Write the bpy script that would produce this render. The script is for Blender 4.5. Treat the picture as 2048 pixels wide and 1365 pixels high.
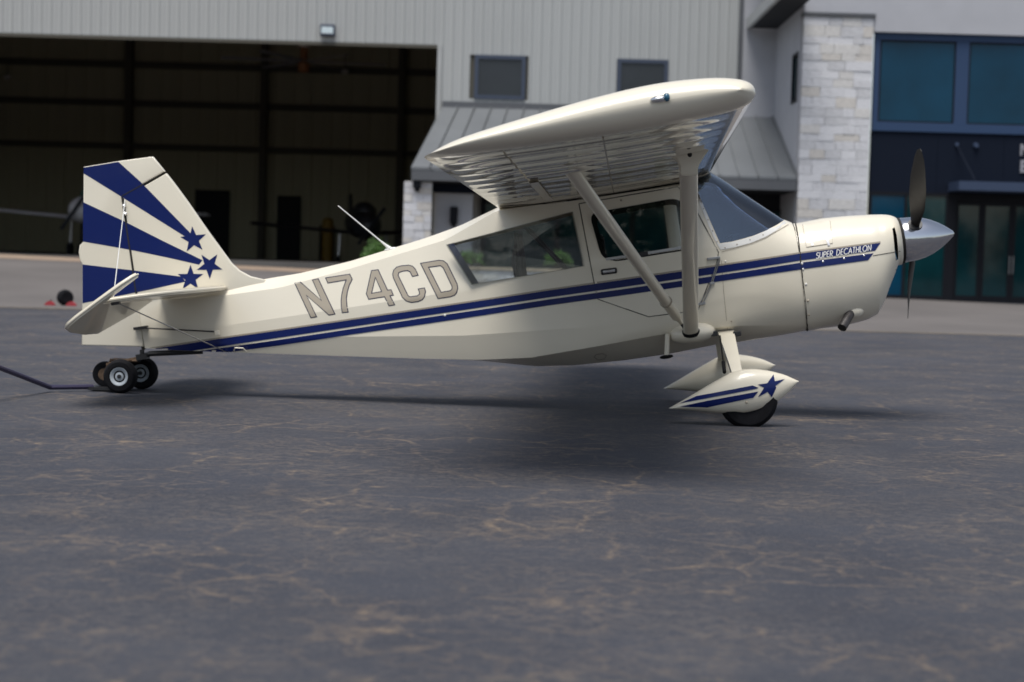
import bpy, bmesh, random
import numpy as np
from math import *
from mathutils import Vector, Matrix
from mathutils.bvhtree import BVHTree
from mathutils.geometry import tessellate_polygon
random.seed(7)
SC = bpy.context.scene
for o in list(bpy.data.objects): bpy.data.objects.remove(o, do_unlink=True)

# ------------------------------------------------------------------ camera
FPX, PITCH, ROLL, HC = 3243.5, .0488, .0280, 1.15
_c, _s = cos(PITCH), sin(PITCH)
Rp = np.array([[1, 0, 0], [0, -_s, -_c], [0, _c, -_s]])
_c, _s = cos(ROLL), sin(ROLL)
RC = np.array([[_c, -_s, 0], [_s, _c, 0], [0, 0, 1]]) @ Rp
cam_d = bpy.data.cameras.new('camera'); cam = bpy.data.objects.new('camera', cam_d)
SC.collection.objects.link(cam); SC.camera = cam
M = Matrix([[RC[0][i], -RC[1][i], -RC[2][i], (0, 0, HC)[i]] for i in range(3)] + [[0, 0, 0, 1]])
cam.matrix_world = M
cam_d.sensor_width = 36; cam_d.lens = 36 * FPX / 2048
cam_d.clip_start = .1; cam_d.clip_end = 3000
cam_d.dof.use_dof = True; cam_d.dof.focus_distance = 10.2
cam_d.dof.aperture_fstop = cam_d.lens / 1000 / .030

# ------------------------------------------------------------------ light
SUN_EL, SUN_AZ = radians(70), radians(198)       # azimuth measured clockwise from +Y
w = bpy.data.worlds.new('World'); SC.world = w; w.use_nodes = True
nt = w.node_tree; nt.nodes.clear()
sky = nt.nodes.new('ShaderNodeTexSky'); sky.sky_type = 'NISHITA'; sky.sun_disc = False
sky.sun_elevation = SUN_EL; sky.sun_rotation = SUN_AZ
sky.dust_density = 1.3; sky.air_density = 1.1; sky.ozone_density = 1.0
bg = nt.nodes.new('ShaderNodeBackground'); bg.inputs[1].default_value = .112
out = nt.nodes.new('ShaderNodeOutputWorld')
hs = nt.nodes.new('ShaderNodeHueSaturation'); hs.inputs['Saturation'].default_value = .58      # thin bright cloud: a paler sky
nt.links.new(sky.outputs[0], hs.inputs['Color']); nt.links.new(hs.outputs[0], bg.inputs[0]); nt.links.new(bg.outputs[0], out.inputs[0])
sd = bpy.data.lights.new('sun', 'SUN'); sun = bpy.data.objects.new('sun', sd); SC.collection.objects.link(sun)
sd.energy = 3.1; sd.angle = radians(32); sd.color = (1, .97, .92)
dv = Vector((sin(SUN_AZ) * cos(SUN_EL), cos(SUN_AZ) * cos(SUN_EL), sin(SUN_EL)))
sun.rotation_euler = dv.to_track_quat('Z', 'Y').to_euler()
SC.view_settings.view_transform = 'Standard'; SC.view_settings.look = 'None'
SC.view_settings.gamma = 1; SC.view_settings.use_curve_mapping = False
SC.view_settings.exposure = 0.14

# ------------------------------------------------------------------ measuring helpers
# sight lines of the photograph, used to read real positions off it once the distance of a plane is known
def ray(px, py): return RC.T @ np.array([(px - 1024) / FPX, (py - 682.5) / FPX, 1.])
def at(px, py, Y):
    d = ray(px, py); return Vector((np.array([0, 0, HC]) + Y / d[1] * d).tolist())
OX, OY, PSI, TH = .0241, 12.92, .0714, .166
Fv = np.array([cos(TH) * cos(PSI), -cos(TH) * sin(PSI), sin(TH)]); Lv = np.array([sin(PSI), cos(PSI), 0]); Uv = np.cross(Fv, Lv)
BM = np.array([Fv, Lv, Uv]); CB = BM @ (np.array([0, 0, HC]) - np.array([OX, OY, 0]))
def bray(px, py): return BM @ ray(px, py)
def UV(px, py, v):
    d = bray(px, py); P = CB + (v - CB[1]) / d[1] * d; return (P[0], P[2])
def P3(px, py, v):
    u, z = UV(px, py, v); return Vector((u, v, z))
def to_body(p): return Vector((BM @ (np.array(p) - np.array([OX, OY, 0]))).tolist())

# ------------------------------------------------------------------ materials
def mat(name, col, rough=.5, metal=0, coat=0, var=.0, vscale=3., bump=0, bscale=60., spec=.5, coat_rough=.03):
    m = bpy.data.materials.new(name); m.use_nodes = True
    t = m.node_tree; b = t.nodes['Principled BSDF']
    b.inputs['Base Color'].default_value = (*col, 1); b.inputs['Roughness'].default_value = rough
    b.inputs['Metallic'].default_value = metal; b.inputs['Coat Weight'].default_value = coat
    b.inputs['Coat Roughness'].default_value = coat_rough; b.inputs['Specular IOR Level'].default_value = spec
    if var or bump:
        tc = t.nodes.new('ShaderNodeTexCoord')
    if var:
        n = t.nodes.new('ShaderNodeTexNoise'); n.inputs['Scale'].default_value = vscale; n.inputs['Detail'].default_value = 6
        t.links.new(tc.outputs['Object'], n.inputs['Vector'])
        mr = t.nodes.new('ShaderNodeMapRange'); mr.inputs[1].default_value = .3; mr.inputs[2].default_value = .7
        mr.inputs[3].default_value = 1 - var; mr.inputs[4].default_value = 1 + var
        t.links.new(n.outputs[0], mr.inputs[0])
        mx = t.nodes.new('ShaderNodeVectorMath'); mx.operation = 'SCALE'; mx.inputs[0].default_value = col
        t.links.new(mr.outputs[0], mx.inputs['Scale']); t.links.new(mx.outputs[0], b.inputs['Base Color'])
    if bump:
        n2 = t.nodes.new('ShaderNodeTexNoise'); n2.inputs['Scale'].default_value = bscale; n2.inputs['Detail'].default_value = 4
        t.links.new(tc.outputs['Object'], n2.inputs['Vector'])
        bp = t.nodes.new('ShaderNodeBump'); bp.inputs['Strength'].default_value = bump; bp.inputs['Distance'].default_value = .01
        t.links.new(n2.outputs[0], bp.inputs['Height']); t.links.new(bp.outputs[0], b.inputs['Normal'])
    return m
def glass(name, tint, refl=(1, 1, 1), ior=1.5, rough=.0):
    m = bpy.data.materials.new(name); m.use_nodes = True; t = m.node_tree; t.nodes.clear()
    o = t.nodes.new('ShaderNodeOutputMaterial'); mx = t.nodes.new('ShaderNodeMixShader')
    tr = t.nodes.new('ShaderNodeBsdfTransparent'); tr.inputs[0].default_value = (*tint, 1)
    gl = t.nodes.new('ShaderNodeBsdfGlossy'); gl.inputs[0].default_value = (*refl, 1); gl.inputs['Roughness'].default_value = rough
    fr = t.nodes.new('ShaderNodeFresnel'); fr.inputs[0].default_value = ior
    t.links.new(fr.outputs[0], mx.inputs[0]); t.links.new(tr.outputs[0], mx.inputs[1]); t.links.new(gl.outputs[0], mx.inputs[2])
    t.links.new(mx.outputs[0], o.inputs[0]); return m
MT = dict(
    cream=mat('cream_paint', (.78, .72, .59), .36, coat=.4, var=.03, vscale=1.5),
    wing=mat('cream_fabric', (.70, .64, .52), .16, metal=.35, coat=1, coat_rough=.02, var=.06, vscale=2),
    blue=mat('blue_paint', (.001, .010, .098), .35, coat=.25, spec=.3),
    tan=mat('tan_lettering', (.40, .345, .265), .4, coat=.4),
    tanline=mat('taupe_pinstripe', (.36, .31, .24), .4, coat=.4),
    navy=mat('navy_outline', (.012, .016, .05), .4),
    white=mat('white_paint', (.78, .77, .74), .35, coat=.4),
    seam=mat('dark_seam', (.018, .016, .014), .8),
    inner=mat('cabin_lining', (.50, .39, .24), .8, var=.1, vscale=8),
    black=mat('black_rubber', (.008, .008, .009), .75, spec=.2, bump=.15, bscale=90),
    blackmetal=mat('black_metal', (.02, .02, .022), .45),
    rubber=mat('tyre_rubber', (.010, .010, .012), .85, spec=.15, bump=.3, bscale=120, var=.3, vscale=15),
    steel=mat('bare_steel', (.42, .42, .43), .35, metal=1, var=.1, vscale=20),
    spinner=mat('brushed_aluminium', (.66, .67, .70), .14, metal=1, bump=.03, bscale=40),
    rim=mat('grey_wheel_rim', (.42, .46, .50), .45),
    propblack=mat('dark_grey_blade', (.020, .017, .015), .5, spec=.3, var=.2, vscale=12),
    propgrey=mat('blade_metal', (.25, .25, .26), .35, metal=.7),
    pipe=mat('exhaust_steel', (.06, .055, .055), .5, metal=.6, var=.3, vscale=20),
    lens=mat('teal_lens', (.005, .09, .16), .08, coat=1),
    silver=mat('polished_silver', (.75, .75, .76), .15, metal=1),
    rust=mat('worn_tow_plate', (.16, .10, .06), .7, var=.5, vscale=25),
    tow=mat('dark_violet_bar', (.035, .03, .07), .5),
    wglass=glass('cabin_glass', (.88, .90, .90), ior=1.5),
    wsglass=glass('windscreen_glass', (.62, .70, .80), (.82, .90, 1), ior=2.0),
    seat=mat('seat_fabric', (.11, .105, .11), .9),
    siding=mat('grey_siding', (.415, .425, .42), .55, var=.08, vscale=.8),
    trim=mat('blue_grey_trim', (.045, .06, .095), .5),
    darkwin=mat('dull_window_glass', (.032, .037, .044), .12, spec=.35, var=.1, vscale=1),
    roof=mat('metal_roof', (.175, .185, .195), .42, metal=.25, var=.07, vscale=.7),
    fascia=mat('grey_fascia', (.10, .105, .115), .5),
    stucco=mat('white_stucco', (.44, .445, .475), .9, var=.05, vscale=1.2, bump=.2, bscale=25),
    mortar=mat('pale_mortar', (.58, .56, .55), .95),
    frame=mat('blue_window_frame', (.030, .060, .130), .5, spec=.3),
    panelnavy=mat('navy_cladding', (.005, .009, .020), .75, spec=.15),
    black_frame=mat('black_door_frame', (.007, .008, .012), .6, spec=.2),
    teal=mat('teal_glass', (.002, .040, .080), .05, spec=.25, var=.25, vscale=.5),  # tone noise stands in for soft reflections in the panes
    tealdoor=mat('teal_door_glass', (.004, .030, .036), .04, spec=.5, var=.3, vscale=.8),  # mottled tone imitates blurred reflections, painted into the colour
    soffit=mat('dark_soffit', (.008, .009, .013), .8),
    liner=mat('olive_liner', (.40, .38, .27), .85, var=.15, vscale=.5),
    girt=mat('dark_steel', (.085, .08, .065), .8),
    redoxide=mat('red_oxide_steel', (.22, .025, .025), .8),
    hfloor=mat('hangar_floor', (.11, .105, .10), .5, var=.15, vscale=.4),
    yellow=mat('yellow_paint', (.22, .13, .012), .6),
    orange=mat('orange_motor', (.14, .055, .014), .6),
    green=mat('green_paint', (.16, .30, .02), .6),
    red=mat('red_chock', (.36, .035, .045), .6),
    letter=mat('white_sign_letter', (.30, .30, .33), .7),
    lampw=mat('lamp_lens', (.62, .72, .76), .3),
    bluegrey=mat('blue_grey_canopy', (.040, .060, .110), .6, spec=.3),
)
def stone_mat(name, base, k):
    return mat(name, base, .92, var=.14, vscale=4 + k, bump=.5, bscale=18)
STONES = [stone_mat('limestone_white', (.62, .62, .645), 0), stone_mat('limestone_grey', (.56, .56, .58), 1), stone_mat('limestone_cream', (.63, .615, .60), 2),
          stone_mat('limestone_tan', (.60, .57, .535), 3), stone_mat('limestone_pale', (.67, .67, .695), 4)]

# ------------------------------------------------------------------ mesh helpers
def link(name, bm, m=None, parent=None, smooth=None, mats=None):
    me = bpy.data.meshes.new(name); bm.to_mesh(me); bm.free()
    for k in (mats or ([m] if m else [])): me.materials.append(k)
    if smooth is not None:
        for p in me.polygons: p.use_smooth = True
        me.set_sharp_from_angle(angle=radians(smooth))
    o = bpy.data.objects.new(name, me); SC.collection.objects.link(o)
    if parent: o.parent = parent
    return o
def tag(o, label=None, cat=None, group=None, kind=None):
    if label: o['label'] = label
    if cat: o['category'] = cat
    if group: o['group'] = group
    if kind: o['kind'] = kind
    return o
def empty(name, loc, label, cat, group=None, rz=0):
    o = bpy.data.objects.new(name, None); SC.collection.objects.link(o); o.location = loc; o.rotation_euler = (0, 0, rz)
    o.empty_display_size = .2
    return tag(o, label, cat, group)
def box(bm, x0, x1, y0, y1, z0, z1, bev=0):
    r = bmesh.ops.create_cube(bm, size=1)
    for v in r['verts']:
        v.co = Vector((x0 + (v.co.x + .5) * (x1 - x0), y0 + (v.co.y + .5) * (y1 - y0), z0 + (v.co.z + .5) * (z1 - z0)))
    if bev: bmesh.ops.bevel(bm, geom=list({e for v in r['verts'] for e in v.link_edges}), offset=bev, segments=2, affect='EDGES', profile=.5)
    return bm
def boxobj(name, x0, x1, y0, y1, z0, z1, m, parent=None, bev=0):
    return link(name, box(bmesh.new(), x0, x1, y0, y1, z0, z1, bev), m, parent)
def prism(bm, pts, d0, d1, axis=1):
    """polygon pts (a,b) extruded along an axis between d0 and d1"""
    def mk(a, b, d): return Vector((a, d, b)) if axis == 1 else (Vector((a, b, d)) if axis == 2 else Vector((d, a, b)))
    n = len(pts); A = [bm.verts.new(mk(a, b, d0)) for a, b in pts]; B = [bm.verts.new(mk(a, b, d1)) for a, b in pts]
    fs = [bm.faces.new(A), bm.faces.new(B[::-1])]
    for i in range(n): fs.append(bm.faces.new((A[i], B[i], B[(i + 1) % n], A[(i + 1) % n])))
    bmesh.ops.recalc_face_normals(bm, faces=fs); return fs
def rings(bm, R, closed=True, cap=True):
    V = [[bm.verts.new(p) for p in r] for r in R]; n = len(R[0]); fs = []
    for i in range(len(R) - 1):
        for j in range(n if closed else n - 1):
            k = (j + 1) % n
            try: fs.append(bm.faces.new((V[i][j], V[i][k], V[i + 1][k], V[i + 1][j])))
            except ValueError: pass
    if cap and closed:
        for q in (V[0], V[-1]):
            try: fs.append(bm.faces.new(q))
            except ValueError: pass
    bmesh.ops.recalc_face_normals(bm, faces=fs); return V
def tube(bm, pts, r, seg=10):
    pts = [Vector(p) for p in pts]; R = []; rr = r if isinstance(r, (list, tuple)) else [r] * len(pts)
    ref = None
    for i, p in enumerate(pts):
        d = (pts[min(i + 1, len(pts) - 1)] - pts[max(i - 1, 0)]).normalized()
        if ref is None: ref = d.orthogonal().normalized()
        a = (ref - d * ref.dot(d)).normalized(); ref = a; b = d.cross(a)
        R.append([p + (a * cos(2 * pi * k / seg) + b * sin(2 * pi * k / seg)) * rr[i] for k in range(seg)])
    rings(bm, R); return bm
def lathe(bm, prof, seg=32, axis='x', c=(0, 0, 0)):
    """profile of (along, radius)"""
    R = []
    for a, r in prof:
        ring = []
        for k in range(seg):
            t = 2 * pi * k / seg; p = (a, r * cos(t), r * sin(t))
            if axis == 'y': p = (r * cos(t), a, r * sin(t))
            if axis == 'z': p = (r * cos(t), r * sin(t), a)
            ring.append(Vector(p) + Vector(c))
        R.append(ring)
    rings(bm, R); return bm
def ellipsoid(bm, c, rx, ry, rz, seg=20):
    r = bmesh.ops.create_uvsphere(bm, u_segments=seg, v_segments=seg // 2, radius=1)
    for v in r['verts']: v.co = Vector((v.co.x * rx, v.co.y * ry, v.co.z * rz)) + Vector(c)
    return bm
def boolean(o, cutter, op='DIFFERENCE'):
    m = o.modifiers.new('b', 'BOOLEAN'); m.object = cutter; m.operation = op; m.solver = 'EXACT'
    bpy.context.view_layer.update()
    dg = bpy.context.evaluated_depsgraph_get()
    me = bpy.data.meshes.new_from_object(o.evaluated_get(dg)); o.modifiers.clear(); o.data = me
def apply_mods(o):
    bpy.context.view_layer.update(); dg = bpy.context.evaluated_depsgraph_get()
    me = bpy.data.meshes.new_from_object(o.evaluated_get(dg)); o.modifiers.clear(); o.data = me
def kill(o): bpy.data.objects.remove(o, do_unlink=True)
def smooth(o, ang):
    for p in o.data.polygons: p.use_smooth = True
    o.data.set_sharp_from_angle(angle=radians(ang))
def catmull(pts, k=5, closed=False):
    P = [np.array(p, float) for p in pts]; n = len(P); out_ = []
    for i in range(n if closed else n - 1):
        if closed: a, b, c, d = P[i - 1], P[i], P[(i + 1) % n], P[(i + 2) % n]
        else: a, b, c, d = P[max(i - 1, 0)], P[i], P[i + 1], P[min(i + 2, n - 1)]
        for j in range(k):
            t = j / k
            out_.append(.5 * ((2 * b) + (-a + c) * t + (2 * a - 5 * b + 4 * c - d) * t * t + (-a + 3 * b - 3 * c + d) * t ** 3))
    if not closed: out_.append(P[-1])
    return out_

# ------------------------------------------------------------------ ground
def ground_z(x, y):
    t = min(max((y - 31) / 19, 0), 1); t = t * t * (3 - 2 * t)
    return t * min(max(.35 + .52 * (11.45 - x) / 26.5, .2), 1.0)
def gz(x, y): return ground_z(x, y)
def sheet(name, xs, ys, dz, m):
    bm = bmesh.new(); V = [[bm.verts.new((x, y, gz(x, y) + dz)) for x in xs] for y in ys]
    for i in range(len(ys) - 1):
        for j in range(len(xs) - 1): bm.faces.new((V[i][j], V[i][j + 1], V[i + 1][j + 1], V[i + 1][j]))
    return tag(link(name, bm, m, smooth=60), kind='structure')
def asphalt_material():
    m = bpy.data.materials.new('cracked_asphalt'); m.use_nodes = True; t = m.node_tree; b = t.nodes['Principled BSDF']; N = t.nodes.new; Lk = t.links.new
    tc = N('ShaderNodeTexCoord'); P = tc.outputs['Object']
    def noise(s, d=5, r=.6, vec=P):
        n = N('ShaderNodeTexNoise'); n.inputs['Scale'].default_value = s; n.inputs['Detail'].default_value = d; n.inputs['Roughness'].default_value = r
        Lk(vec, n.inputs['Vector']); return n
    def mp(v, a, c, e=0., f=1.):
        n = N('ShaderNodeMapRange'); n.inputs[1].default_value = a; n.inputs[2].default_value = c; n.inputs[3].default_value = e; n.inputs[4].default_value = f
        Lk(v, n.inputs[0]); return n.outputs[0]
    def mul(a, c):
        n = N('ShaderNodeMath'); n.operation = 'MULTIPLY'; Lk(a, n.inputs[0])
        if isinstance(c, float): n.inputs[1].default_value = c
        else: Lk(c, n.inputs[1])
        return n.outputs[0]
    def mx(fac, a, c):
        n = N('ShaderNodeMix'); n.data_type = 'RGBA'
        for s, v in ((6, a), (7, c)):
            if isinstance(v, tuple): n.inputs[s].default_value = (*v, 1)
            else: Lk(v, n.inputs[s])
        Lk(fac, n.inputs[0]); return n.outputs[2]
    wn = noise(4.5, 6, .7); wv = N('ShaderNodeVectorMath'); wv.operation = 'MULTIPLY_ADD'; wv.inputs[1].default_value = (.26, .26, 0)
    Lk(wn.outputs['Color'], wv.inputs[0]); Lk(P, wv.inputs[2])
    def crack(scale, w0, w1):
        v = N('ShaderNodeTexVoronoi'); v.feature = 'DISTANCE_TO_EDGE'; v.inputs['Scale'].default_value = scale; Lk(wv.outputs[0], v.inputs['Vector'])
        return mp(v.outputs['Distance'], w0, w1, 1., 0.)
    patch = mp(noise(.55, 5, .6).outputs[0], .40, .62)
    c1 = mul(crack(1.7, .004, .034), mp(noise(.9, 4).outputs[0], .44, .60))
    c2 = mul(crack(5.0, .008, .095), mp(noise(1.4, 5).outputs[0], .44, .62))
    c3 = mul(crack(12.0, .02, .16), mp(noise(1.8, 5).outputs[0], .46, .64))
    base = mx(mp(noise(.6, 7, .65).outputs[0], .32, .68), (.025, .028, .040), (.045, .049, .064))
    base = mx(mul(mp(noise(150, 3, .8).outputs[0], .50, .72), .6), base, (.14, .14, .15))
    base = mx(mul(mp(noise(46, 4, .8).outputs[0], .54, .68), .6), base, (.125, .12, .12))
    base = mx(mul(mp(noise(24, 5, .85).outputs[0], .60, .70), .7), base, (.165, .145, .125))
    dust = mul(patch, mp(noise(16, 6, .85).outputs[0], .44, .62))
    base = mx(mul(dust, .50), base, (.140, .124, .112))
    cn = mp(noise(10, 6, .85).outputs[0], .41, .60)
    base = mx(mul(mul(c3, cn), .48), base, (.19, .15, .115))
    base = mx(mul(mul(c2, cn), .48), base, (.22, .165, .115))
    base = mx(mul(mul(c1, cn), .62), base, (.26, .19, .125))
    Lk(base, b.inputs['Base Color']); b.inputs['Roughness'].default_value = .82; b.inputs['Specular IOR Level'].default_value = .35
    bp = N('ShaderNodeBump'); bp.inputs['Strength'].default_value = .5; bp.inputs['Distance'].default_value = .006
    Lk(noise(110, 4, .7).outputs[0], bp.inputs['Height']); Lk(bp.outputs[0], b.inputs['Normal'])
    return m
def concrete_material():
    m = mat('pale_concrete', (.128, .115, .108), .85, var=.14, vscale=.35, bump=.2, bscale=30)
    return m
def frange(a, b, n): return [a + (b - a) * i / n for i in range(n + 1)]
sheet('ground', [-900, -300, -120] + frange(-60, 60, 24) + [120, 300, 900], [-900, -300, -80] + frange(-20, 30, 10) + frange(31, 60, 30) + [75, 100, 140, 300, 1500], 0, asphalt_material())
sheet('apron', frange(-60, 60, 30), [31.3] + frange(32, 60, 28), .006, concrete_material())
sheet('apron_edge_line', frange(-60, 60, 30), [31.0, 31.14], .010, mat('worn_yellow_line', (.30, .23, .13), .8, var=.3, vscale=3))
sheet('dirt_strip', frange(-60, -3.6, 20), [47.5] + frange(48, 55, 7), .012, mat('tan_concrete', (.30, .22, .16), .9, var=.2, vscale=1.5))

# ------------------------------------------------------------------ hangar
YH, YO, YB = 55.5, 50.0, 86.0
hang = empty('hangar', (-2.7, YH, 0), 'grey metal clad hangar with a wide dark door opening and a lean-to porch roof', 'hangar')
hang.location = (0, 0, 0)
def sub(o, p): o.parent = p; return o
DX1 = at(878, 88, YH).x; DZ = at(440, 78, YH).z; HT = 12.2; HR = at(1480, 60, YH).x; HL = -30.
wins = [(at(950, 110, YH).x, at(1052, 110, YH).x, at(951, 198, YH).z, at(951, 110, YH).z), (at(1235, 118, YH).x, at(1337, 118, YH).x, at(951, 198, YH).z, at(1236, 118, YH).z)]
# one ribbed siding panel, 0.33 m wide and 1 m high, shared by all
def siding_mesh():
    bm = bmesh.new(); W_ = .333
    prof = [(0, 0), (.035, 0), (.05, -.032), (.085, -.032), (.10, 0), (.205, 0), (.212, -.010), (.232, -.010), (.239, 0), (W_, 0)]
    A = [bm.verts.new((x, y, 0)) for x, y in prof]; B = [bm.verts.new((x, y, 1)) for x, y in prof]
    for i in range(len(prof) - 1): bm.faces.new((A[i], A[i + 1], B[i + 1], B[i]))
    bk0 = bm.verts.new((0, .02, 0)); bk1 = bm.verts.new((W_, .02, 0)); bk2 = bm.verts.new((W_, .02, 1)); bk3 = bm.verts.new((0, .02, 1))
    bm.faces.new((bk1, bk0, bk3, bk2))
    me = bpy.data.meshes.new('siding_panel'); bm.to_mesh(me); bm.free(); me.materials.append(MT['siding']); return me
SM = siding_mesh()
def panel(x, y, z0, z1, me=SM, parent=hang, name='siding_panel', sx=1):
    o = bpy.data.objects.new(name, me); SC.collection.objects.link(o); o.parent = parent; o.location = (x, y, z0); o.scale = (sx, 1, z1 - z0); return o
x = HL
while x < HR - .05:
    xc = x + .166; spans = [(.2, HT)]
    if xc < DX1: spans = [(DZ, HT)]
    else:
        for wx0, wx1, wz0, wz1 in wins:
            if wx0 - .05 < xc < wx1 + .05: spans = [(.2, wz0), (wz1, HT)]
    for a, b_ in spans: panel(x, YH, a, b_)
    x += .333
boxobj('door_header', HL, DX1 + .1, YH + .03, YH + .35, DZ - .06, HT - .1, MT['girt'], hang)
boxobj('wall_lining', DX1 + .11, HR, YH + .05, YH + .2, .2, HT - .1, MT['girt'], hang)
boxobj('door_jamb', DX1 - .04, DX1 + .10, YH - .06, YH + .36, .2, DZ, MT['siding'], hang)
boxobj('header_trim', HL, DX1 - .04, YH - .05, YH + .025, DZ - .12, DZ - .005, MT['girt'], hang)
for wx0, wx1, wz0, wz1 in wins:
    f = bmesh.new(); t_ = .13
    for q in ((wx0, wx1, wz1 - t_, wz1), (wx0, wx1, wz0, wz0 + t_), (wx0, wx0 + t_, wz0 + t_, wz1 - t_), (wx1 - t_, wx1, wz0 + t_, wz1 - t_)):
        box(f, q[0], q[1], YH - .07, YH + .045, q[2], q[3])
    fo = link('window', f, MT['trim'], hang)
    boxobj('pane', wx0 + t_, wx1 - t_, YH - .02, YH + .01, wz0 + t_, wz1 - t_, MT['darkwin'], fo)
# inside
boxobj('hangar_floor', HL, DX1, YH, YB, .55, gz(-17, 60) + .03, MT['hfloor'], hang)
liner_me = bpy.data.meshes.new('liner_panel')
bm = bmesh.new(); prof = [(0, 0), (.06, 0), (.09, -.05), (.16, -.05), (.19, 0), (1.0, 0)]
A = [bm.verts.new((x_, y_, 0)) for x_, y_ in prof]; B = [bm.verts.new((x_, y_, 1)) for x_, y_ in prof]
for i in range(5): bm.faces.new((A[i], A[i + 1], B[i + 1], B[i]))
bm.to_mesh(liner_me); bm.free(); liner_me.materials.append(MT['liner'])
for k in range(int(DX1 - HL) + 1): panel(HL + k, YB, .6, 13, liner_me, hang, 'liner_panel')
boxobj('side_wall', DX1 + .15, DX1 + .3, YH + .4, YB, .2, 13, MT['liner'], hang)
boxobj('side_wall', HL - .2, HL - .05, YH + .1, YB, .2, 13, MT['liner'], hang)
boxobj('back_wall', HL - .2, DX1 + .3, YB + .02, YB + .2, .2, 13.2, MT['girt'], hang)
bm = bmesh.new(); prism(bm, [(YH + .35, 10.2), (YB + .2, 13.0), (YB + .2, 13.25), (YH - .1, 12.25), (YH - .1, 12.1), (YH + .35, 12.05)], HL - .3, HR, axis=0); link('roof', bm, MT['redoxide'], hang)
for k in range(8):
    y_ = YH + 2 + k * 3.6; z_ = 10.2 + (y_ - YH) * .092
    boxobj('roof_beam', HL, DX1, y_ - .12, y_ + .12, z_ - .55, z_ - .03, MT['redoxide'], hang)
for px_ in (-20, 255, 525, 800):
    c_ = at(px_, 300, YB - .6)
    boxobj('steel_column', c_.x - .17, c_.x + .17, YB - .75, YB - .12, .6, 12.2, MT['girt'], hang)
for py_ in (135, 212, 298):
    c_ = at(440, py_, YB - .2)
    boxobj('wall_girt', HL, DX1 + .1, YB - .3, YB - .08, c_.z - .16, c_.z + .16, MT['girt'], hang)
for p0, p1, q0, q1 in ((392, 458, 380, 520), (556, 600, 392, 520), (640, 668, 452, 520)):
    a = at(p0, q0, YB); b_ = at(p1, q1, YB)
    boxobj('dark_door', a.x, b_.x, YB - .22, YB - .06, .6, a.z, MT['black_frame'], hang)

# porch (lean-to) roof with standing seams
zt = at(1215, 222, YH).z; ze = at(1215, 345, YO).z
PXL0, PXL1, PXR = at(885, 215, YH).x, at(822, 325, YO).x, 8.62
nP = 20
for k in range(nP):
    a0, a1 = k / nP, (k + 1) / nP
    bm = bmesh.new(); th_ = .04
    T = [PXL0 + (PXR - PXL0) * a for a in (a0, a1)]; E_ = [PXL1 + (PXR - PXL1) * a for a in (a0, a1)]
    vs = [bm.verts.new(p) for p in ((T[0] + .012, YH - .04, zt), (T[1] - .012, YH - .04, zt), (E_[1] - .012, YO, ze), (E_[0] + .012, YO, ze))]
    f = bm.faces.new(vs); r = bmesh.ops.extrude_face_region(bm, geom=[f])
    bmesh.ops.translate(bm, vec=(0, 0, -.08), verts=[g for g in r['geom'] if isinstance(g, bmesh.types.BMVert)])
    # standing seam along the right edge
    v2 = [bm.verts.new(p) for p in ((T[1] - .03, YH - .04, zt + .002), (T[1] - .004, YH - .04, zt + .002), (E_[1] - .004, YO, ze + .002), (E_[1] - .03, YO, ze + .002))]
    f2 = bm.faces.new(v2); r = bmesh.ops.extrude_face_region(bm, geom=[f2])
    bmesh.ops.translate(bm, vec=(0, 0, .06), verts=[g for g in r['geom'] if isinstance(g, bmesh.types.BMVert)])
    bmesh.ops.recalc_face_normals(bm, faces=bm.faces[:]); link('roof_panel', bm, MT['roof'], hang)
boxobj('roof_flashing', PXL0, PXR, YH - .14, YH - .035, zt - .05, zt + .16, MT['fascia'], hang)
boxobj('porch_fascia', PXL1 + .02, PXR, YO + .01, YO + .10, ze - .40, ze - .09, MT['fascia'], hang)
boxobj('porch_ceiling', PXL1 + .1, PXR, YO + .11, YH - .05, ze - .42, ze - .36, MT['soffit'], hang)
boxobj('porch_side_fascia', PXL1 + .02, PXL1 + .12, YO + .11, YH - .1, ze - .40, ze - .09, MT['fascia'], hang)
YP = 53.2
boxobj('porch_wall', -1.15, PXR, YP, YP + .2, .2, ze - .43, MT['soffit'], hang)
boxobj('porch_transom', PXL1 + .3, -.6, YP - 2.0, YP - 1.85, at(900, 386, YP - 2).z, ze - .43, MT['panelnavy'], hang)
for k in range(8):
    x0 = -1.05 + k * 1.22
    f = bmesh.new(); z0, z1 = gz(x0, YP) + .1, 3.1
    for q in ((x0, x0 + 1.2, z1 - .08, z1), (x0, x0 + 1.2, z0, z0 + .1), (x0, x0 + .07, z0 + .1, z1 - .08), (x0 + 1.13, x0 + 1.2, z0 + .1, z1 - .08)):
        box(f, q[0], q[1], YP - .1, YP - .004, q[2], q[3])
    fo = link('porch_window', f, MT['black_frame'], hang)
    boxobj('pane', x0 + .07, x0 + 1.13, YP - .05, YP - .02, z0 + .1, z1 - .08, MT['tealdoor'], fo)
a = at(872, 430, YP - 1.9).x; b_ = at(945, 430, YP - 1.9).x
boxobj('porch_pier', a, b_, YP - 1.84, YP - 1.4, .2, at(900, 387, YP - 2).z, MT['stucco'], hang)

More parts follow.
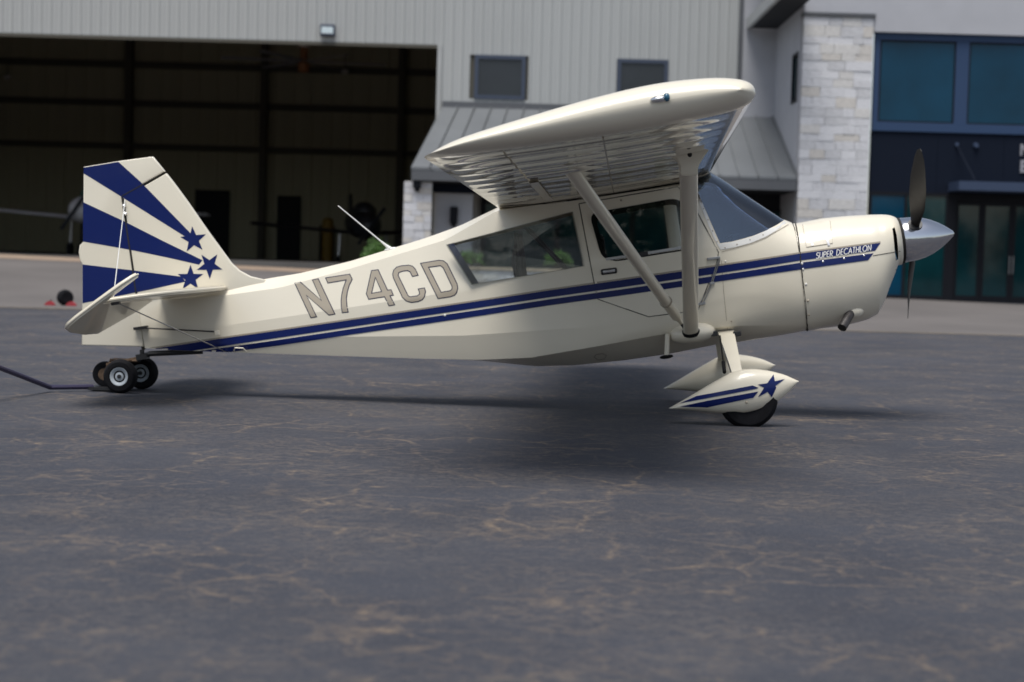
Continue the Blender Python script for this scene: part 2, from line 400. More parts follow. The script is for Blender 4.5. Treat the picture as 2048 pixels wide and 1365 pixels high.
def stone_stack(parent, x0, x1, yf, depth, z0, z1, hc, wmin, wmax, seed):
    """courses of split limestone blocks, every block its own object"""
    rnd = random.Random(seed)
    me_cache = []
    for i in range(10):
        bm = bmesh.new(); bmesh.ops.create_cube(bm, size=1)
        bmesh.ops.bevel(bm, geom=bm.edges[:], offset=.03, segments=1, affect='EDGES')
        for v in bm.verts: v.co += Vector([rnd.uniform(-.018, .018) for _ in range(3)])
        me = bpy.data.meshes.new('stone'); bm.to_mesh(me); bm.free(); me.materials.append(STONES[[0, 4, 1, 0, 2, 4, 0, 3, 1, 4][i]]); me_cache.append(me)
    z = z0
    while z < z1 - .05:
        h_ = min(hc * rnd.uniform(.7, 1.25), z1 - z)
        if z1 - z - h_ < .1: h_ = z1 - z
        x = x0
        while x < x1 - .02:
            w_ = rnd.uniform(wmin, wmax)
            if x1 - x - w_ < wmin * .6: w_ = x1 - x
            o = bpy.data.objects.new('stone', rnd.choice(me_cache)); SC.collection.objects.link(o); o.parent = parent
            o.location = (x + w_ / 2, yf + depth / 2 + rnd.uniform(-.012, .012), z + h_ / 2); o.scale = (w_ - .008, depth, h_ - .008)
            x += w_
        z += h_
for c0, c1 in ((807, 863),):
    a = at(c0, 420, YO + .3).x; b_ = at(c1, 420, YO + .3).x
    pc = boxobj('porch_column', a + .03, b_ - .03, YO + .36, YO + .95, .3, ze - .43, MT['mortar'], hang)
    stone_stack(pc, a, b_, YO + .30, .12, .55, ze - .44, .2, .22, .45, 3)

# ------------------------------------------------------------------ office
off = empty('office_building', (0, 0, 0), 'white stucco office with a stone pillar and blue framed glass front', 'building')
SX = 8.65; PR = at(1741, 230, YO).x; PT = at(1680, 33, YO).z
boxobj('return_wall', HR + .02, SX + .2, YB - 30.75, YB - 30.4, .2, 12.2, MT['stucco'], off)
boxobj('corner_trim', HR - .06, HR + .06, YH - .30, YH - .24, 4.5, 12.2, MT['fascia'], off)
swz0, swz1 = at(1590, 205, 51).z, at(1590, 105, 51).z
bm = bmesh.new()
for q in ((YO + .45, 50.75, .2, 12), (51.75, YH + .2, .2, 12), (50.75, 51.75, .2, swz0), (50.75, 51.75, swz1, 12)):
    box(bm, SX, SX + .28, q[0], q[1], q[2], q[3])
link('side_wall', bm, MT['stucco'], off)
f = bmesh.new()
for q in ((50.75, 51.75, swz1 - .1, swz1), (50.75, 51.75, swz0, swz0 + .1), (50.75, 50.85, swz0 + .1, swz1 - .1), (51.65, 51.75, swz0 + .1, swz1 - .1)):
    box(f, SX - .03, SX + .1, q[0], q[1], q[2], q[3])
fo = link('window', f, MT['black_frame'], off); boxobj('pane', SX + .03, SX + .06, 50.85, 51.65, swz0 + .1, swz1 - .1, MT['tealdoor'], fo)
pil = boxobj('stone_pillar', SX + .05, PR - .05, YO + .07, YO + .44, .2, PT - .02, MT['mortar'], off)
stone_stack(pil, SX, PR, YO, .13, .25, PT - .02, .27, .3, .85, 11)
boxobj('pillar_cap', SX - .03, PR + .04, YO - .06, YO + .44, PT, PT + .10, MT['fascia'], off)
ST = at(1900, 70, YO + .25).z; XE = 19.
boxobj('upper_wall', SX, PR + .02, YO + .02, YO + .44, PT + .102, 12.2, MT['stucco'], off)
boxobj('upper_wall', PR + .021, XE, YO + .02, YO + .44, ST, 12.2, MT['stucco'], off)
# roof overhang along the side wall
e0 = at(1490, 58, YH).x; ez = at(1490, 58, YH).z
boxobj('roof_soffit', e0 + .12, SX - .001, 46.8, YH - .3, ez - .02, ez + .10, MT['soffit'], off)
boxobj('eave_fascia', e0, e0 + .118, 46.8, YH - .3, ez - .06, ez + .30, MT['siding'], off)
boxobj('roof', e0 + .12, XE, YO + .45, YH + 6, 12.22, 12.4, MT['fascia'], off)
# storefront frame and panes
YF = YO + .27
def XA(px, py=320): return at(px, py, YF).x
def ZA(py, px=1850): return at(px, py, YF).z
fr = bmesh.new(); zt_, zs1, zs0 = ST - .003, ZA(247), ZA(265)
zt2 = ZA(83)
xs = [XA(1746, 160), XA(1757, 160), XA(1909, 160), XA(1935, 160), XA(2090, 160), XA(2117, 160), XA(2272, 160), 18.9]
box(fr, xs[0], XE, YF - .10, YF + .06, zt2, zt_); box(fr, xs[0], XE, YF - .14, YF + .06, zs0, zs1)
for i in (0, 2, 4, 6): box(fr, xs[i], xs[i + 1], YF - .09, YF + .06, zs1, zt2)
frame = link('upper_window', fr, MT['frame'], off)
for i in (1, 3, 5):
    bm = bmesh.new(); g_ = .05
    for q in ((xs[i], xs[i + 1], zt2 - g_, zt2), (xs[i], xs[i + 1], zs1, zs1 + g_), (xs[i], xs[i] + g_, zs1 + g_, zt2 - g_), (xs[i + 1] - g_, xs[i + 1], zs1 + g_, zt2 - g_)):
        box(bm, q[0] + .002, q[1] - .002, YF - .07, YF - .02, q[2] + .002, q[3] - .002)
    link('sash', bm, MT['black_frame'], frame)
    boxobj('pane', xs[i] + g_, xs[i + 1] - g_, YF - .05, YF - .03, zs1 + g_, zt2 - g_, MT['teal'], frame)
zc = ZA(386)
for i in range(4):
    x0 = xs[0] + i * 2.05
    boxobj('cladding_panel', x0 + .004, min(x0 + 2.046, XE), YF - .08, YF + .1, zc + .002, zs0 - .003, MT['panelnavy'], off)
# lower glass left of the doors
zb = .30
dx0 = XA(1893, 480)
bm = bmesh.new(); mull = [xs[0], XA(1808, 480), XA(1893, 480)]
box(bm, xs[0], dx0, YF - .08, YF + .06, zb, zb + .16); box(bm, xs[0], dx0, YF - .08, YF + .06, zc - .10, zc)
for a, b_ in ((xs[0], xs[0] + .09), (mull[1] - .04, mull[1] + .04), (dx0 - .08, dx0)): box(bm, a, b_, YF - .075, YF + .06, zb + .16, zc - .10)
lw = link('lower_window', bm, MT['black_frame'], off)
boxobj('pane', xs[0] + .09, mull[1] - .04, YF - .04, YF - .02, zb + .16, zc - .1, MT['teal'], lw)
boxobj('pane', mull[1] + .04, dx0 - .08, YF - .04, YF - .02, zb + .16, zc - .1, MT['tealdoor'], lw)
# entrance
zdt = ZA(402, 1990)
bm = bmesh.new(); box(bm, dx0 + .002, XE, YF - .05, YF + .2, zdt, zc - .002); box(bm, dx0 + .002, XA(1908, 500), YF - .05, YF + .2, zb, zdt - .002)
link('entrance_surround', bm, MT['black_frame'], off)
de = [1909, 1963, 2024, 2081, 2140, 2200]
for i in range(5):
    x0, x1 = XA(de[i], 500) + .004, XA(de[i + 1], 500) - .004; s_ = .10
    bm = bmesh.new(); z1 = zdt - .006
    for q in ((x0, x1, z1 - .16, z1), (x0, x1, zb, zb + .2), (x0, x0 + s_, zb + .2, z1 - .16), (x1 - s_, x1, zb + .2, z1 - .16)): box(bm, q[0], q[1], YF + .06, YF + .12, q[2], q[3])
    d_ = link('entrance_door', bm, MT['black_frame'], off)
    boxobj('pane', x0 + s_, x1 - s_, YF + .08, YF + .10, zb + .2, z1 - .16, MT['tealdoor'], d_)
    if i in (1, 2):
        bm = bmesh.new(); hx = x1 - .05 if i == 1 else x0 + .05; tube(bm, [(hx, YF + .02, 1.2), (hx, YF + .02, 1.75)], .015, 6); link('handle', bm, MT['steel'], d_)
cz1, cz0 = ZA(365), ZA(384)
boxobj('canopy', XA(1895, 375), XE, YF - 1.3, YF - .085, cz0 + .02, cz1, MT['bluegrey'], off)
for xx in (XA(1912, 290), XA(2120, 290)):
    bm = bmesh.new(); tube(bm, [(xx, YF - .1, ZA(290)), (xx + .32, YF - 1.15, cz1 + .02)], .025, 6); link('tie_rod', bm, MT['panelnavy'], off)
    bm = bmesh.new(); lathe(bm, [(-.05, .06), (.0, .06)], 10, 'y', (xx, YF - .085, ZA(288))); link('rod_anchor', bm, MT['bluegrey'], off)
bm = bmesh.new(); lathe(bm, [(-.10, .07), (.0, .09)], 10, 'y', (XA(1950, 292), YF - .085, ZA(292, 1950))); link('sign_bolt', bm, MT['bluegrey'], off)
# the two sign letters cut by the picture's right edge
def block_letter(strokes, x, z, sc, name):
    bm = bmesh.new()
    for i, pts in enumerate(strokes): prism(bm, [(x + a * sc, z + b * sc) for a, b in pts], YF - .13 - i * .003, YF - .082)
    return link(name, bm, MT['letter'], off)
LN = [[(0, 0), (.17, 0), (.17, 1), (0, 1)], [(.17, 1), (.17, .70), (.63, 0), (.63, .30)], [(.63, 0), (.8, 0), (.8, 1), (.63, 1)]]
LE_ = [[(0, 0), (.2, 0), (.2, 1), (0, 1)], [(.2, .8), (.62, .8), (.62, 1), (.2, 1)], [(.2, .4), (.55, .4), (.55, .6), (.2, .6)], [(.2, 0), (.62, 0), (.62, .2), (.2, .2)]]
for st, py0, py1, l_ in ((LN, 289, 312, 'white sign letter N'), (LE_, 321, 346, 'white sign letter E')):
    o = block_letter(st, at(2038, py1, YF).x, at(2040, py1, YF).z, at(2040, py0, YF).z - at(2040, py1, YF).z, 'sign_letter'); o['label'] = l_

# ------------------------------------------------------------------ small things on and in the buildings
p = at(655, 61, YH - .15)
t = empty('wall_light', (p.x, YH, p.z), 'grey flood light on the siding above the hangar door', 'light')
bm = bmesh.new(); box(bm, -.25, .25, -.22, -.035, -.20, .20, .03); link('housing', bm, MT['trim'], t)
bm = bmesh.new(); box(bm, -.2, .2, -.235, -.19, -.12, .10, .01); link('lens', bm, MT['lampw'], t)
def lantern(px, py, Y, label):
    p = at(px, py, Y); t = empty('wall_lantern', p, label, 'lantern', 'wall lanterns on the porch')
    bm = bmesh.new(); box(bm, -.12, .12, -.20, .0, -.30, .22, .02); link('housing', bm, MT['black_frame'], t)
    bm = bmesh.new(); lathe(bm, [(-.42, .05), (-.30, .11)], 12, 'z', (0, -.1, 0)); link('lamp_shade', bm, MT['black_frame'], t)
lantern(908, 428, YP - 1.85, 'black wall lantern on the pale pier under the porch')
lantern(835, 357, YO + .29, 'dark wall lantern high on the stone porch column')
# big ceiling fan
p = at(608, 118, 66)
t = empty('ceiling_fan', p, 'large ceiling fan with orange motor and long grey blades inside the hangar', 'fan')
bm = bmesh.new(); lathe(bm, [(-.55, .12), (-.5, .22), (-.2, .24), (-.15, .12)], 14, 'z'); link('motor', bm, MT['orange'], t)
bm = bmesh.new(); lathe(bm, [(-.14, .13), (0, .16), (.45, .17), (.46, .1)], 14, 'z'); link('hub', bm, MT['orange'], t)
bm = bmesh.new(); lathe(bm, [(.46, .22), (.55, .22), (1.7, .06)], 12, 'z'); link('downrod', bm, MT['mortar'], t)
for k in range(6):
    bm = bmesh.new(); box(bm, .2, 3.3, -.11, .11, -.12, -.08)
    bmesh.ops.rotate(bm, verts=bm.verts[:], cent=(0, 0, -.1), matrix=Matrix.Rotation(radians(15), 3, 'X'))
    bmesh.ops.rotate(bm, verts=bm.verts[:], matrix=Matrix.Rotation(radians(60 * k + 8), 3, 'Z')); link('fan_blade', bm, MT['fascia'], t)
for px_, py_, lb in ((15, 155, 'small pale lamp high on the far left of the hangar back wall'), (690, 143, 'small pale lamp on the hangar back wall right of the fan')):
    p = at(px_, py_, YB - 1); t = empty('hangar_lamp', p, lb, 'lamp', 'lamps inside the hangar')
    bm = bmesh.new(); ellipsoid(bm, (0, 0, 0), .22, .16, .14, 12); link('lamp_shade', bm, MT['mortar'], t)
    bm = bmesh.new(); tube(bm, [(0, 0, .1), (0, 0, .9)], .03, 6); link('stem', bm, MT['girt'], t)
# bollard
p = at(655, 480, 80)
t = empty('bollard', (p.x, 80, .6), 'yellow bollard standing before the dark door in the hangar', 'bollard')
bm = bmesh.new(); lathe(bm, [(0, .28), (2.3, .28), (2.42, .2), (2.46, .02)], 16, 'z'); link('post', bm, MT['yellow'], t)
bm = bmesh.new(); box(bm, -.34, .34, -.34, .34, 0, .05); link('base_plate', bm, MT['girt'], t)

def parked_plane(px, py, Y, label, span, fl, mt_, rz, canopy):
    p = at(px, py, Y); g = gz(p.x, 60) + .03
    t = empty('parked_aircraft', (p.x, Y, g), label, 'aircraft', 'aircraft parked in the hangar', rz)
    bm = bmesh.new(); pr = [(0, .05), (.1, .28), (.5, .52), (1.3, .66), (2.6, .68), (4.2, .52), (fl, .12)]
    R = [[Vector((r_ * cos(2 * pi * k / 20), a, 1.75 + r_ * .95 * sin(2 * pi * k / 20) + .05 * a)) for k in range(20)] for a, r_ in pr]
    rings(bm, R); link('fuselage', bm, mt_, t, 50)
    bm = bmesh.new(); ellipsoid(bm, (0, 2.0, 2.35), .5, .95, .48, 16); link('canopy', bm, canopy, t, 60)
    for s in (-1, 1):
        bm = bmesh.new()
        sec = [(1.4, 1.45), (1.55, 1.55), (2.2, 1.58), (3.1, 1.48), (2.2, 1.42)]
        rings(bm, [[Vector((s * .6, a, b)) for a, b in sec], [Vector((s * span, a * .8 + .4, b * .9 + .42)) for a, b in sec]]); link('wing', bm, mt_, t, 40)
        bm = bmesh.new(); tube(bm, [(s * 1.0, 2.1, 1.45), (s * 1.05, 2.1, .25)], .06, 8); link('gear_leg', bm, MT['steel'], t)
        bm = bmesh.new(); lathe(bm, [(-.08, .12), (-.07, .25), (.07, .25), (.08, .12)], 16, 'x', (s * 1.05, 2.1, .25)); link('wheel', bm, MT['rubber'], t)
    bm = bmesh.new(); tube(bm, [(0, .7, 1.3), (0, .6, .2)], .05, 8); lathe(bm, [(-.07, .1), (-.06, .2), (.06, .2), (.07, .1)], 14, 'x', (0, .6, .2)); link('nose_gear', bm, MT['rubber'], t)
    bm = bmesh.new(); prism(bm, [(fl - 1.2, 1.9), (fl - .1, 1.9), (fl + .2, 3.3), (fl - .3, 3.3)], -.05, .05, axis=0); link('fin', bm, mt_, t)
    for k in range(2):
        bm = bmesh.new(); box(bm, -.07, .07, -.12, -.09, 1.75 + (0 if k else -.95), 1.75 + (.95 if k else 0)); 
        bmesh.ops.rotate(bm, verts=bm.verts[:], cent=(0, 0, 1.75), matrix=Matrix.Rotation(radians(35), 3, 'Y')); link('blade', bm, MT['black_frame'], t)
    return t
m1 = mat('pale_grey_aircraft', (.55, .55, .57), .35); m2 = mat('dark_aircraft', (.02, .022, .026), .4); cg = mat('green_canopy', (.03, .14, .11), .15)
parked_plane(150, 470, 64, 'pale grey aircraft with green canopy seen nose on behind the tail', 4.6, 6.5, m1, -.12, cg)
parked_plane(742, 470, 68, 'dark aircraft with black propeller parked near the porch column', 4.8, 6.2, m2, .25, m2)
# stone planter and shrubs in front of the porch
YPL = 47.4
pl0, pl1 = at(880, 533, YPL), at(1215, 541, YPL)
planter = empty('stone_planter', (0, 0, 0), 'low tan stone planter wall in front of the porch, seen through the cabin windows', 'planter')
zb_ = gz(0, YPL) - .05; zt_p = (pl0.z + pl1.z) / 2
pw = boxobj('planter_core', pl0.x + .04, pl1.x - .04, YPL + .06, YPL + .5, zb_, zt_p - .09, MT['mortar'], planter)
stone_stack(planter, pl0.x, pl1.x, YPL, .10, zb_, zt_p - .09, .16, .2, .45, 21)
boxobj('coping', pl0.x - .04, pl1.x + .04, YPL - .05, YPL + .56, zt_p - .085, zt_p, mat('tan_coping', (.42, .35, .27), .9, var=.15, vscale=5), planter, .01)
LEAF = mat('shrub_leaf', (.045, .115, .012), .6, var=.35, vscale=6); TWIG = mat('shrub_twig', (.06, .04, .025), .9)
def shrub(px, py, Y, base, hh, rr, label, seed):
    p = at(px, py, Y); t = empty('shrub', (p.x, Y, base), label, 'shrub', 'green shrubs by the porch'); rnd = random.Random(seed)
    bm = bmesh.new()
    for k in range(1500):
        th_, ph = rnd.uniform(0, 2 * pi), rnd.uniform(-.25, 1); q = rnd.uniform(.55, 1.0) * (1 + .26 * sin(3 * th_ + seed) + .20 * sin(7 * th_ + 5 * ph))
        c = Vector((rr * q * cos(th_) * sqrt(max(1 - ph * ph, 0)), rr * q * sin(th_) * sqrt(max(1 - ph * ph, 0)), hh * .5 + hh * .5 * ph * q))
        a_ = Vector((rnd.uniform(-1, 1), rnd.uniform(-1, 1), rnd.uniform(-.3, 1))).normalized(); l = rnd.uniform(.03, .06); b_ = a_.orthogonal().normalized() * l * .5; a_ = a_ * l
        bm.faces.new([bm.verts.new(v) for v in (c - a_, c + b_, c + a_, c - b_)])
    link('foliage', bm, LEAF, t)
    bm = bmesh.new()
    for k in range(7): tube(bm, [(0, 0, 0), (rr * .5 * cos(k), rr * .5 * sin(k * 1.7), hh * .6)], .012, 5)
    link('stems', bm, TWIG, t)
g0 = at(752, 484, 49)
shrub(752, 490, 49, gz(g0.x, 49), g0.z - gz(g0.x, 49), .40, 'bright green shrub left of the stone porch column', 2)
for px_, py_, lb, sd_ in ((938, 522, 'green shrub behind the planter at the aft end of the rear cabin window', 3), (1118, 523, 'green shrub behind the planter at the forward end of the rear cabin window', 4)):
    q_ = at(px_, py_, YPL + .3); shrub(px_, py_, YPL + .3, zt_p - .1, q_.z - zt_p + .35, .36, lb, sd_)
# wheel and chocks left on the asphalt
p = at(130, 612, 32.6)
gx, gy = p.x, 32.6
t = empty('loose_wheel', (gx, gy, gz(gx, gy)), 'small black wheel left standing on the apron beside red chocks', 'wheel')
bm = bmesh.new(); lathe(bm, [(-.08, .08), (-.09, .12), (-.07, .15), (0, .165), (.07, .15), (.09, .12), (.08, .08)], 24, 'y', (0, 0, .165)); link('tyre', bm, MT['rubber'], t, 50)
bm = bmesh.new(); lathe(bm, [(-.07, .02), (-.075, .085), (.075, .085), (.07, .02)], 16, 'y', (0, 0, .165)); link('hub', bm, MT['blackmetal'], t)
t.rotation_euler.z = .7
for dx, lb in ((-.27, 'red wheel chock lying left of the small black wheel'), (.16, 'red wheel chock lying against the right of the small black wheel')):
    t = empty('wheel_chock', (gx + dx, gy - .12, gz(gx, gy)), lb, 'chock', 'red wheel chocks')
    bm = bmesh.new(); prism(bm, [(-.105, 0), (.105, 0), (.085, .04), (.03, .09), (-.03, .09), (-.085, .04)], -.07, .07); bmesh.ops.bevel(bm, geom=bm.edges[:], offset=.008, segments=2, affect='EDGES'); link('block', bm, MT['red'], t)
    bm = bmesh.new(); tube(bm, [(0, -.05, .085), (.03, 0, .12), (0, .05, .085)], .006, 6); link('rope', bm, MT['black'], t)

# ------------------------------------------------------------------ the aircraft
PL = empty('light_aircraft', (OX, OY, 0), 'cream high-wing tail-dragger aircraft with blue stripes and sunburst tail parked on the asphalt', 'aircraft')
PL.matrix_world = Matrix([[Fv[i], Lv[i], Uv[i], (OX, OY, 0)[i]] for i in range(3)] + [[0, 0, 0, 1]])
# --- fuselage sections
aw = [(283, .022), (350, .055), (450, .110), (560, .160), (700, .222), (850, .285), (930, .322), (1000, .348), (1165, .368), (1440, .370), (1612, .385)]
aU = [(UV(x, 600, -a)[0], a) for x, a in aw]
def hw(u): return float(np.interp(u, [q[0] for q in aU], [q[1] for q in aU]))
FR = {'T': [(200, 0), (2000, 0)], 'L1': [(283, .5), (850, .55), (1000, .86), (1360, .88), (1440, .72), (1612, .6)], 'L2': [(283, .92), (1000, .95), (1165, .995), (1440, .99), (1612, .95)],
      'L3': [(283, 1), (1612, 1)], 'C': [(283, .8), (700, .82), (960, .86), (1165, .94), (1440, .9), (1612, .7)], 'B': [(200, 0), (2000, 0)]}
LINES = {
    'T': [(280, 597), (380, 588), (445, 578), (500, 564), (545, 556), (600, 547), (700, 523), (775, 500), (850, 477), (920, 452), (998, 414), (1060, 404), (1180, 389), (1400, 353), (1422, 343), (1480, 383), (1530, 417), (1566, 441), (1583, 446), (1625, 443)],
    'L1': [(280, 603), (445, 592), (560, 576), (700, 538), (892, 480), (995, 421), (1100, 407), (1360, 371), (1422, 362), (1480, 403), (1530, 432), (1566, 455), (1625, 461)],
    'L2': [(280, 645), (450, 652), (560, 636), (849, 593), (930, 578), (1000, 560), (1165, 530), (1440, 490), (1625, 488)],
    'L3': [(280, 672), (450, 690), (560, 684), (676, 674), (925, 672), (1175, 655), (1300, 635), (1440, 600), (1625, 560)],
    'C': [(280, 696), (345, 701), (490, 706), (700, 713), (850, 718), (960, 720), (1060, 716), (1200, 692), (1330, 668), (1440, 655), (1500, 648), (1625, 628)],
    'B': [(280, 696), (345, 699), (490, 700), (700, 708), (850, 716), (960, 722), (1000, 726), (1070, 733), (1150, 731), (1250, 721), (1340, 708), (1430, 690), (1480, 684), (1550, 673), (1625, 659)]}
CUR = {}
for k, pts in LINES.items():
    us, ws = [], []
    for x, y in pts:
        f_ = np.interp(x, [q[0] for q in FR[k]], [q[1] for q in FR[k]]); v = 0.
        for _ in range(4):
            u, z = UV(x, y, v); v = -f_ * hw(u)
        us.append(u); ws.append(z)
    CUR[k] = (us, ws)
FRU = {k: ([UV(x, 580, -.3)[0] for x, _ in v], [q for _, q in v]) for k, v in FR.items()}
U_TAIL, U_FW = UV(284, 650, 0)[0], UV(1604, 550, -.38)[0]
eU0, eU1 = UV(1430, 550, -.37)[0], U_FW
NS = 12
def ring_fus(u):
    a = hw(u); ctl = []
    for k in ('T', 'L1', 'L2', 'L3', 'C', 'B'):
        ctl.append((-float(np.interp(u, *FRU[k])) * a, float(np.interp(u, *CUR[k]))))
    full = ctl + [(-v, z) for v, z in ctl[-2:0:-1]]; n = len(full)
    s = .35 + .65 * min(max((u - eU0) / (eU1 - eU0), 0), 1)
    if u < UV(1000, 560, -.3)[0]: s = .05
    elif u < UV(1200, 560, -.3)[0]: s = .12
    top, bot = ctl[0][1], ctl[-1][1]; cy, hh = (top + bot) / 2, (top - bot) / 2
    e = min(max((u - eU0) / (eU1 - eU0), 0), 1); e = e * e * (3 - 2 * e)
    th = [0, 48, 83, 108, 145, 180]; th = th + [360 - q for q in th[-2:0:-1]]
    res = []; nn = 2.7
    cat = catmull(full, NS, True)
    for i in range(n):
        p, q = np.array(full[i]), np.array(full[(i + 1) % n]); t0, t1 = th[i], th[(i + 1) % n] if i < n - 1 else 360
        for j in range(NS):
            t = j / NS; lin = p + (q - p) * t; c = lin + (cat[i * NS + j] - lin) * s
            tt = radians(t0 + (t1 - t0) * t); sp = np.array([-a * copysign(abs(sin(tt)) ** (2 / nn), sin(tt)), cy + hh * copysign(abs(cos(tt)) ** (2 / nn), cos(tt))])
            r = c + (sp - c) * e; res.append(Vector((u, r[0], r[1])))
    return res
us = sorted(set([round(q, 4) for q in frange(U_TAIL, U_FW, 74)]))
def fus_tube(u0=None):
    bm = bmesh.new(); rings(bm, [ring_fus(u) for u in us], True, False); return bm
fus_bvh_bm = fus_tube(); BV_SKIN = BVHTree.FromBMesh(fus_bvh_bm); fus_bvh_bm.free()
fus = link('fuselage', fus_tube(), None, None, mats=[MT['cream'], MT['inner']])
m_ = fus.modifiers.new('s', 'SOLIDIFY'); m_.thickness = .010; m_.offset = -1; m_.material_offset = 1; m_.material_offset_rim = 0
apply_mods(fus)
def skin_glass(name, poly, d0, d1, m):
    g = link(name, fus_tube(), m); k = g.modifiers.new('s', 'SOLIDIFY'); k.thickness = .003; k.offset = -1; apply_mods(g)
    c = link('cut', bmesh.new(), None); bm = bmesh.new(); prism(bm, poly, d0, d1); bm.to_mesh(c.data); bm.free()
    boolean(g, c, 'INTERSECT'); kill(c); g.data.materials.clear(); g.data.materials.append(m); smooth(g, 30); return g
def cut(o, poly, d0=-1.2, d1=1.2):
    c = link('cut', bmesh.new(), None); bm = bmesh.new(); prism(bm, poly, d0, d1); bm.to_mesh(c.data); bm.free()
    boolean(o, c); kill(c)
def rounded(pts, r, k=5):
    """px polygon with rounded corners"""
    out_ = []; n = len(pts)
    for i in range(n):
        p = np.array(pts[i], float); a = np.array(pts[i - 1], float) - p; b = np.array(pts[(i + 1) % n], float) - p
        ri = r[i] if isinstance(r, list) else r
        A = p + a / np.linalg.norm(a) * ri; B = p + b / np.linalg.norm(b) * ri
        for j in range(k + 1):
            t = j / k; out_.append(tuple((1 - t) ** 2 * A + 2 * t * (1 - t) * p + t * t * B))
    return out_
WIN_R = [(893, 490), (1145, 424), (1168, 533), (943, 570)]
WIN_D = rounded([(1180, 428), (1358, 396), (1384, 428), (1392, 494), (1207, 524)], [18, 24, 14, 16, 26])
def winpoly(px): return [UV(x, y, -hw(UV(x, y, -.36)[0])) for x, y in px]
def wsv(x): return float(np.interp(x, [1390, 1440, 1480, 1530, 1566, 1570], [-.37, -.37, -.345, -.22, 0, 0]))
WS_LOW = [(1440, 487), (1462, 484), (1482, 479), (1506, 472), (1530, 462), (1550, 451), (1566, 441)]
ws_poly = [UV(1391, 372, -.37)] + [UV(x, y, wsv(x)) for x, y in WS_LOW]
uu, zz = ws_poly[-1]; ws_poly += [(uu + .03, zz + .06), (ws_poly[0][0] + .25, zz + .75), (ws_poly[0][0] - .03, zz + .70)]
for poly in (winpoly(WIN_R), winpoly(WIN_D), ws_poly): cut(fus, poly)
smooth(fus, 7); fus.parent = PL
def shrink(poly, s):
    c = np.mean(np.array(poly), 0); return [tuple(c + (np.array(p) - c) * s) for p in poly]
MT['wing'].node_tree.nodes['Principled BSDF'].inputs['Coat IOR'].default_value = 2.0
def pane_v(x): return -(hw(UV(x, 500, -.36)[0]) - .001)
for sgn in (1, -1):
    for nm, px in (('rear_window', WIN_R), ('door_window', WIN_D)):
        q = shrink(px, 1.012); bm = bmesh.new(); A, B = [], []
        for x, y in q:
            v = pane_v(x) if nm == 'rear_window' else pane_v(1290); u, z = UV(x, y, v)
            A.append(bm.verts.new((u, sgn * v, z))); B.append(bm.verts.new((u, sgn * (v + .003), z)))
        n = len(A); fs = [bm.faces.new(A), bm.faces.new(B[::-1])] + [bm.faces.new((A[i], B[i], B[(i + 1) % n], A[(i + 1) % n])) for i in range(n)]
        bmesh.ops.recalc_face_normals(bm, faces=fs); link(nm, bm, MT['wglass'], PL)
g = skin_glass('windscreen', ws_poly, -1.2, 1.2, MT['wsglass']); g.parent = PL

# --- cowling
CW_T = [(1600, 446), (1640, 438), (1690, 433), (1740, 430), (1768, 429), (1784, 430), (1793, 432), (1799, 435), (1804, 441)]
CW_B = [(1616, 663), (1640, 658), (1690, 652), (1735, 641), (1758, 629), (1772, 606), (1784, 576), (1797, 548), (1804, 530)]
tu, tw = zip(*[UV(x, y, 0) for x, y in CW_T]); bu, bw_ = zip(*[UV(x, y, -.1) for x, y in CW_B])
u_end = UV(1804, 481, 0)[0] - .034
cwA = [(U_FW, .385), (U_FW + .25, .385), (u_end - .22, .35), (u_end - .12, .315), (u_end - .05, .285), (u_end - .015, .25), (u_end, .225)]
def ring_cowl(u, grow=0):
    top = float(np.interp(u, tu, tw)) + grow; bot = float(np.interp(u, bu, bw_)) - grow; a = float(np.interp(u, *zip(*cwA))) + grow
    cy, hh = (top + bot) / 2, (top - bot) / 2; nn = 2.7 - .5 * min(max((u - U_FW) / (u_end - U_FW), 0), 1); R = []
    zmid = cy + hh * .12
    for j in range(60):
        t = 2 * pi * j / 60
        R.append(Vector((u, -a * copysign(abs(sin(t)) ** (2 / nn), sin(t)), cy + hh * copysign(abs(cos(t)) ** (2 / nn), cos(t)))))
    return R
tu = [u_ - .034 * min(max((u_ - 2.9) / .3, 0), 1) for u_ in tu]; bu = [u_ - .034 * min(max((u_ - 2.9) / .3, 0), 1) for u_ in bu]
uc = frange(U_FW + .004, u_end - .20, 16) + frange(u_end - .185, u_end - .02, 12) + [u_end - .012, u_end - .006, u_end]
bm = bmesh.new(); rings(bm, [ring_cowl(u, .002) for u in uc], True, False)
cowl = link('cowling', bm, None, None, mats=[MT['cream'], MT['seam']])
m_ = cowl.modifiers.new('s', 'SOLIDIFY'); m_.thickness = .006; m_.offset = -1; m_.material_offset = 1; apply_mods(cowl)
inlet = [(1784, 458), (1789, 455), (1792, 470), (1797, 519), (1791, 522), (1787, 500)]
cut(cowl, [UV(x, y, -.25) for x, y in inlet]); smooth(cowl, 22); cowl.parent = PL
bm = bmesh.new(); c0 = UV(1740, 490, 0); box(bm, U_FW + .06, u_end - .07, -.2, .2, c0[1] - .22, c0[1] + .16); link('engine_baffle', bm, MT['seam'], PL)
bm = bmesh.new(); rings(bm, [[p * 1 for p in ring_fus(U_FW - .004)], [p + Vector((.012, 0, 0)) for p in ring_fus(U_FW - .004)]]); 
for v in bm.verts: v.co.y *= .97; v.co.z = c0[1] + (v.co.z - c0[1]) * .97
link('firewall', bm, MT['seam'], PL)

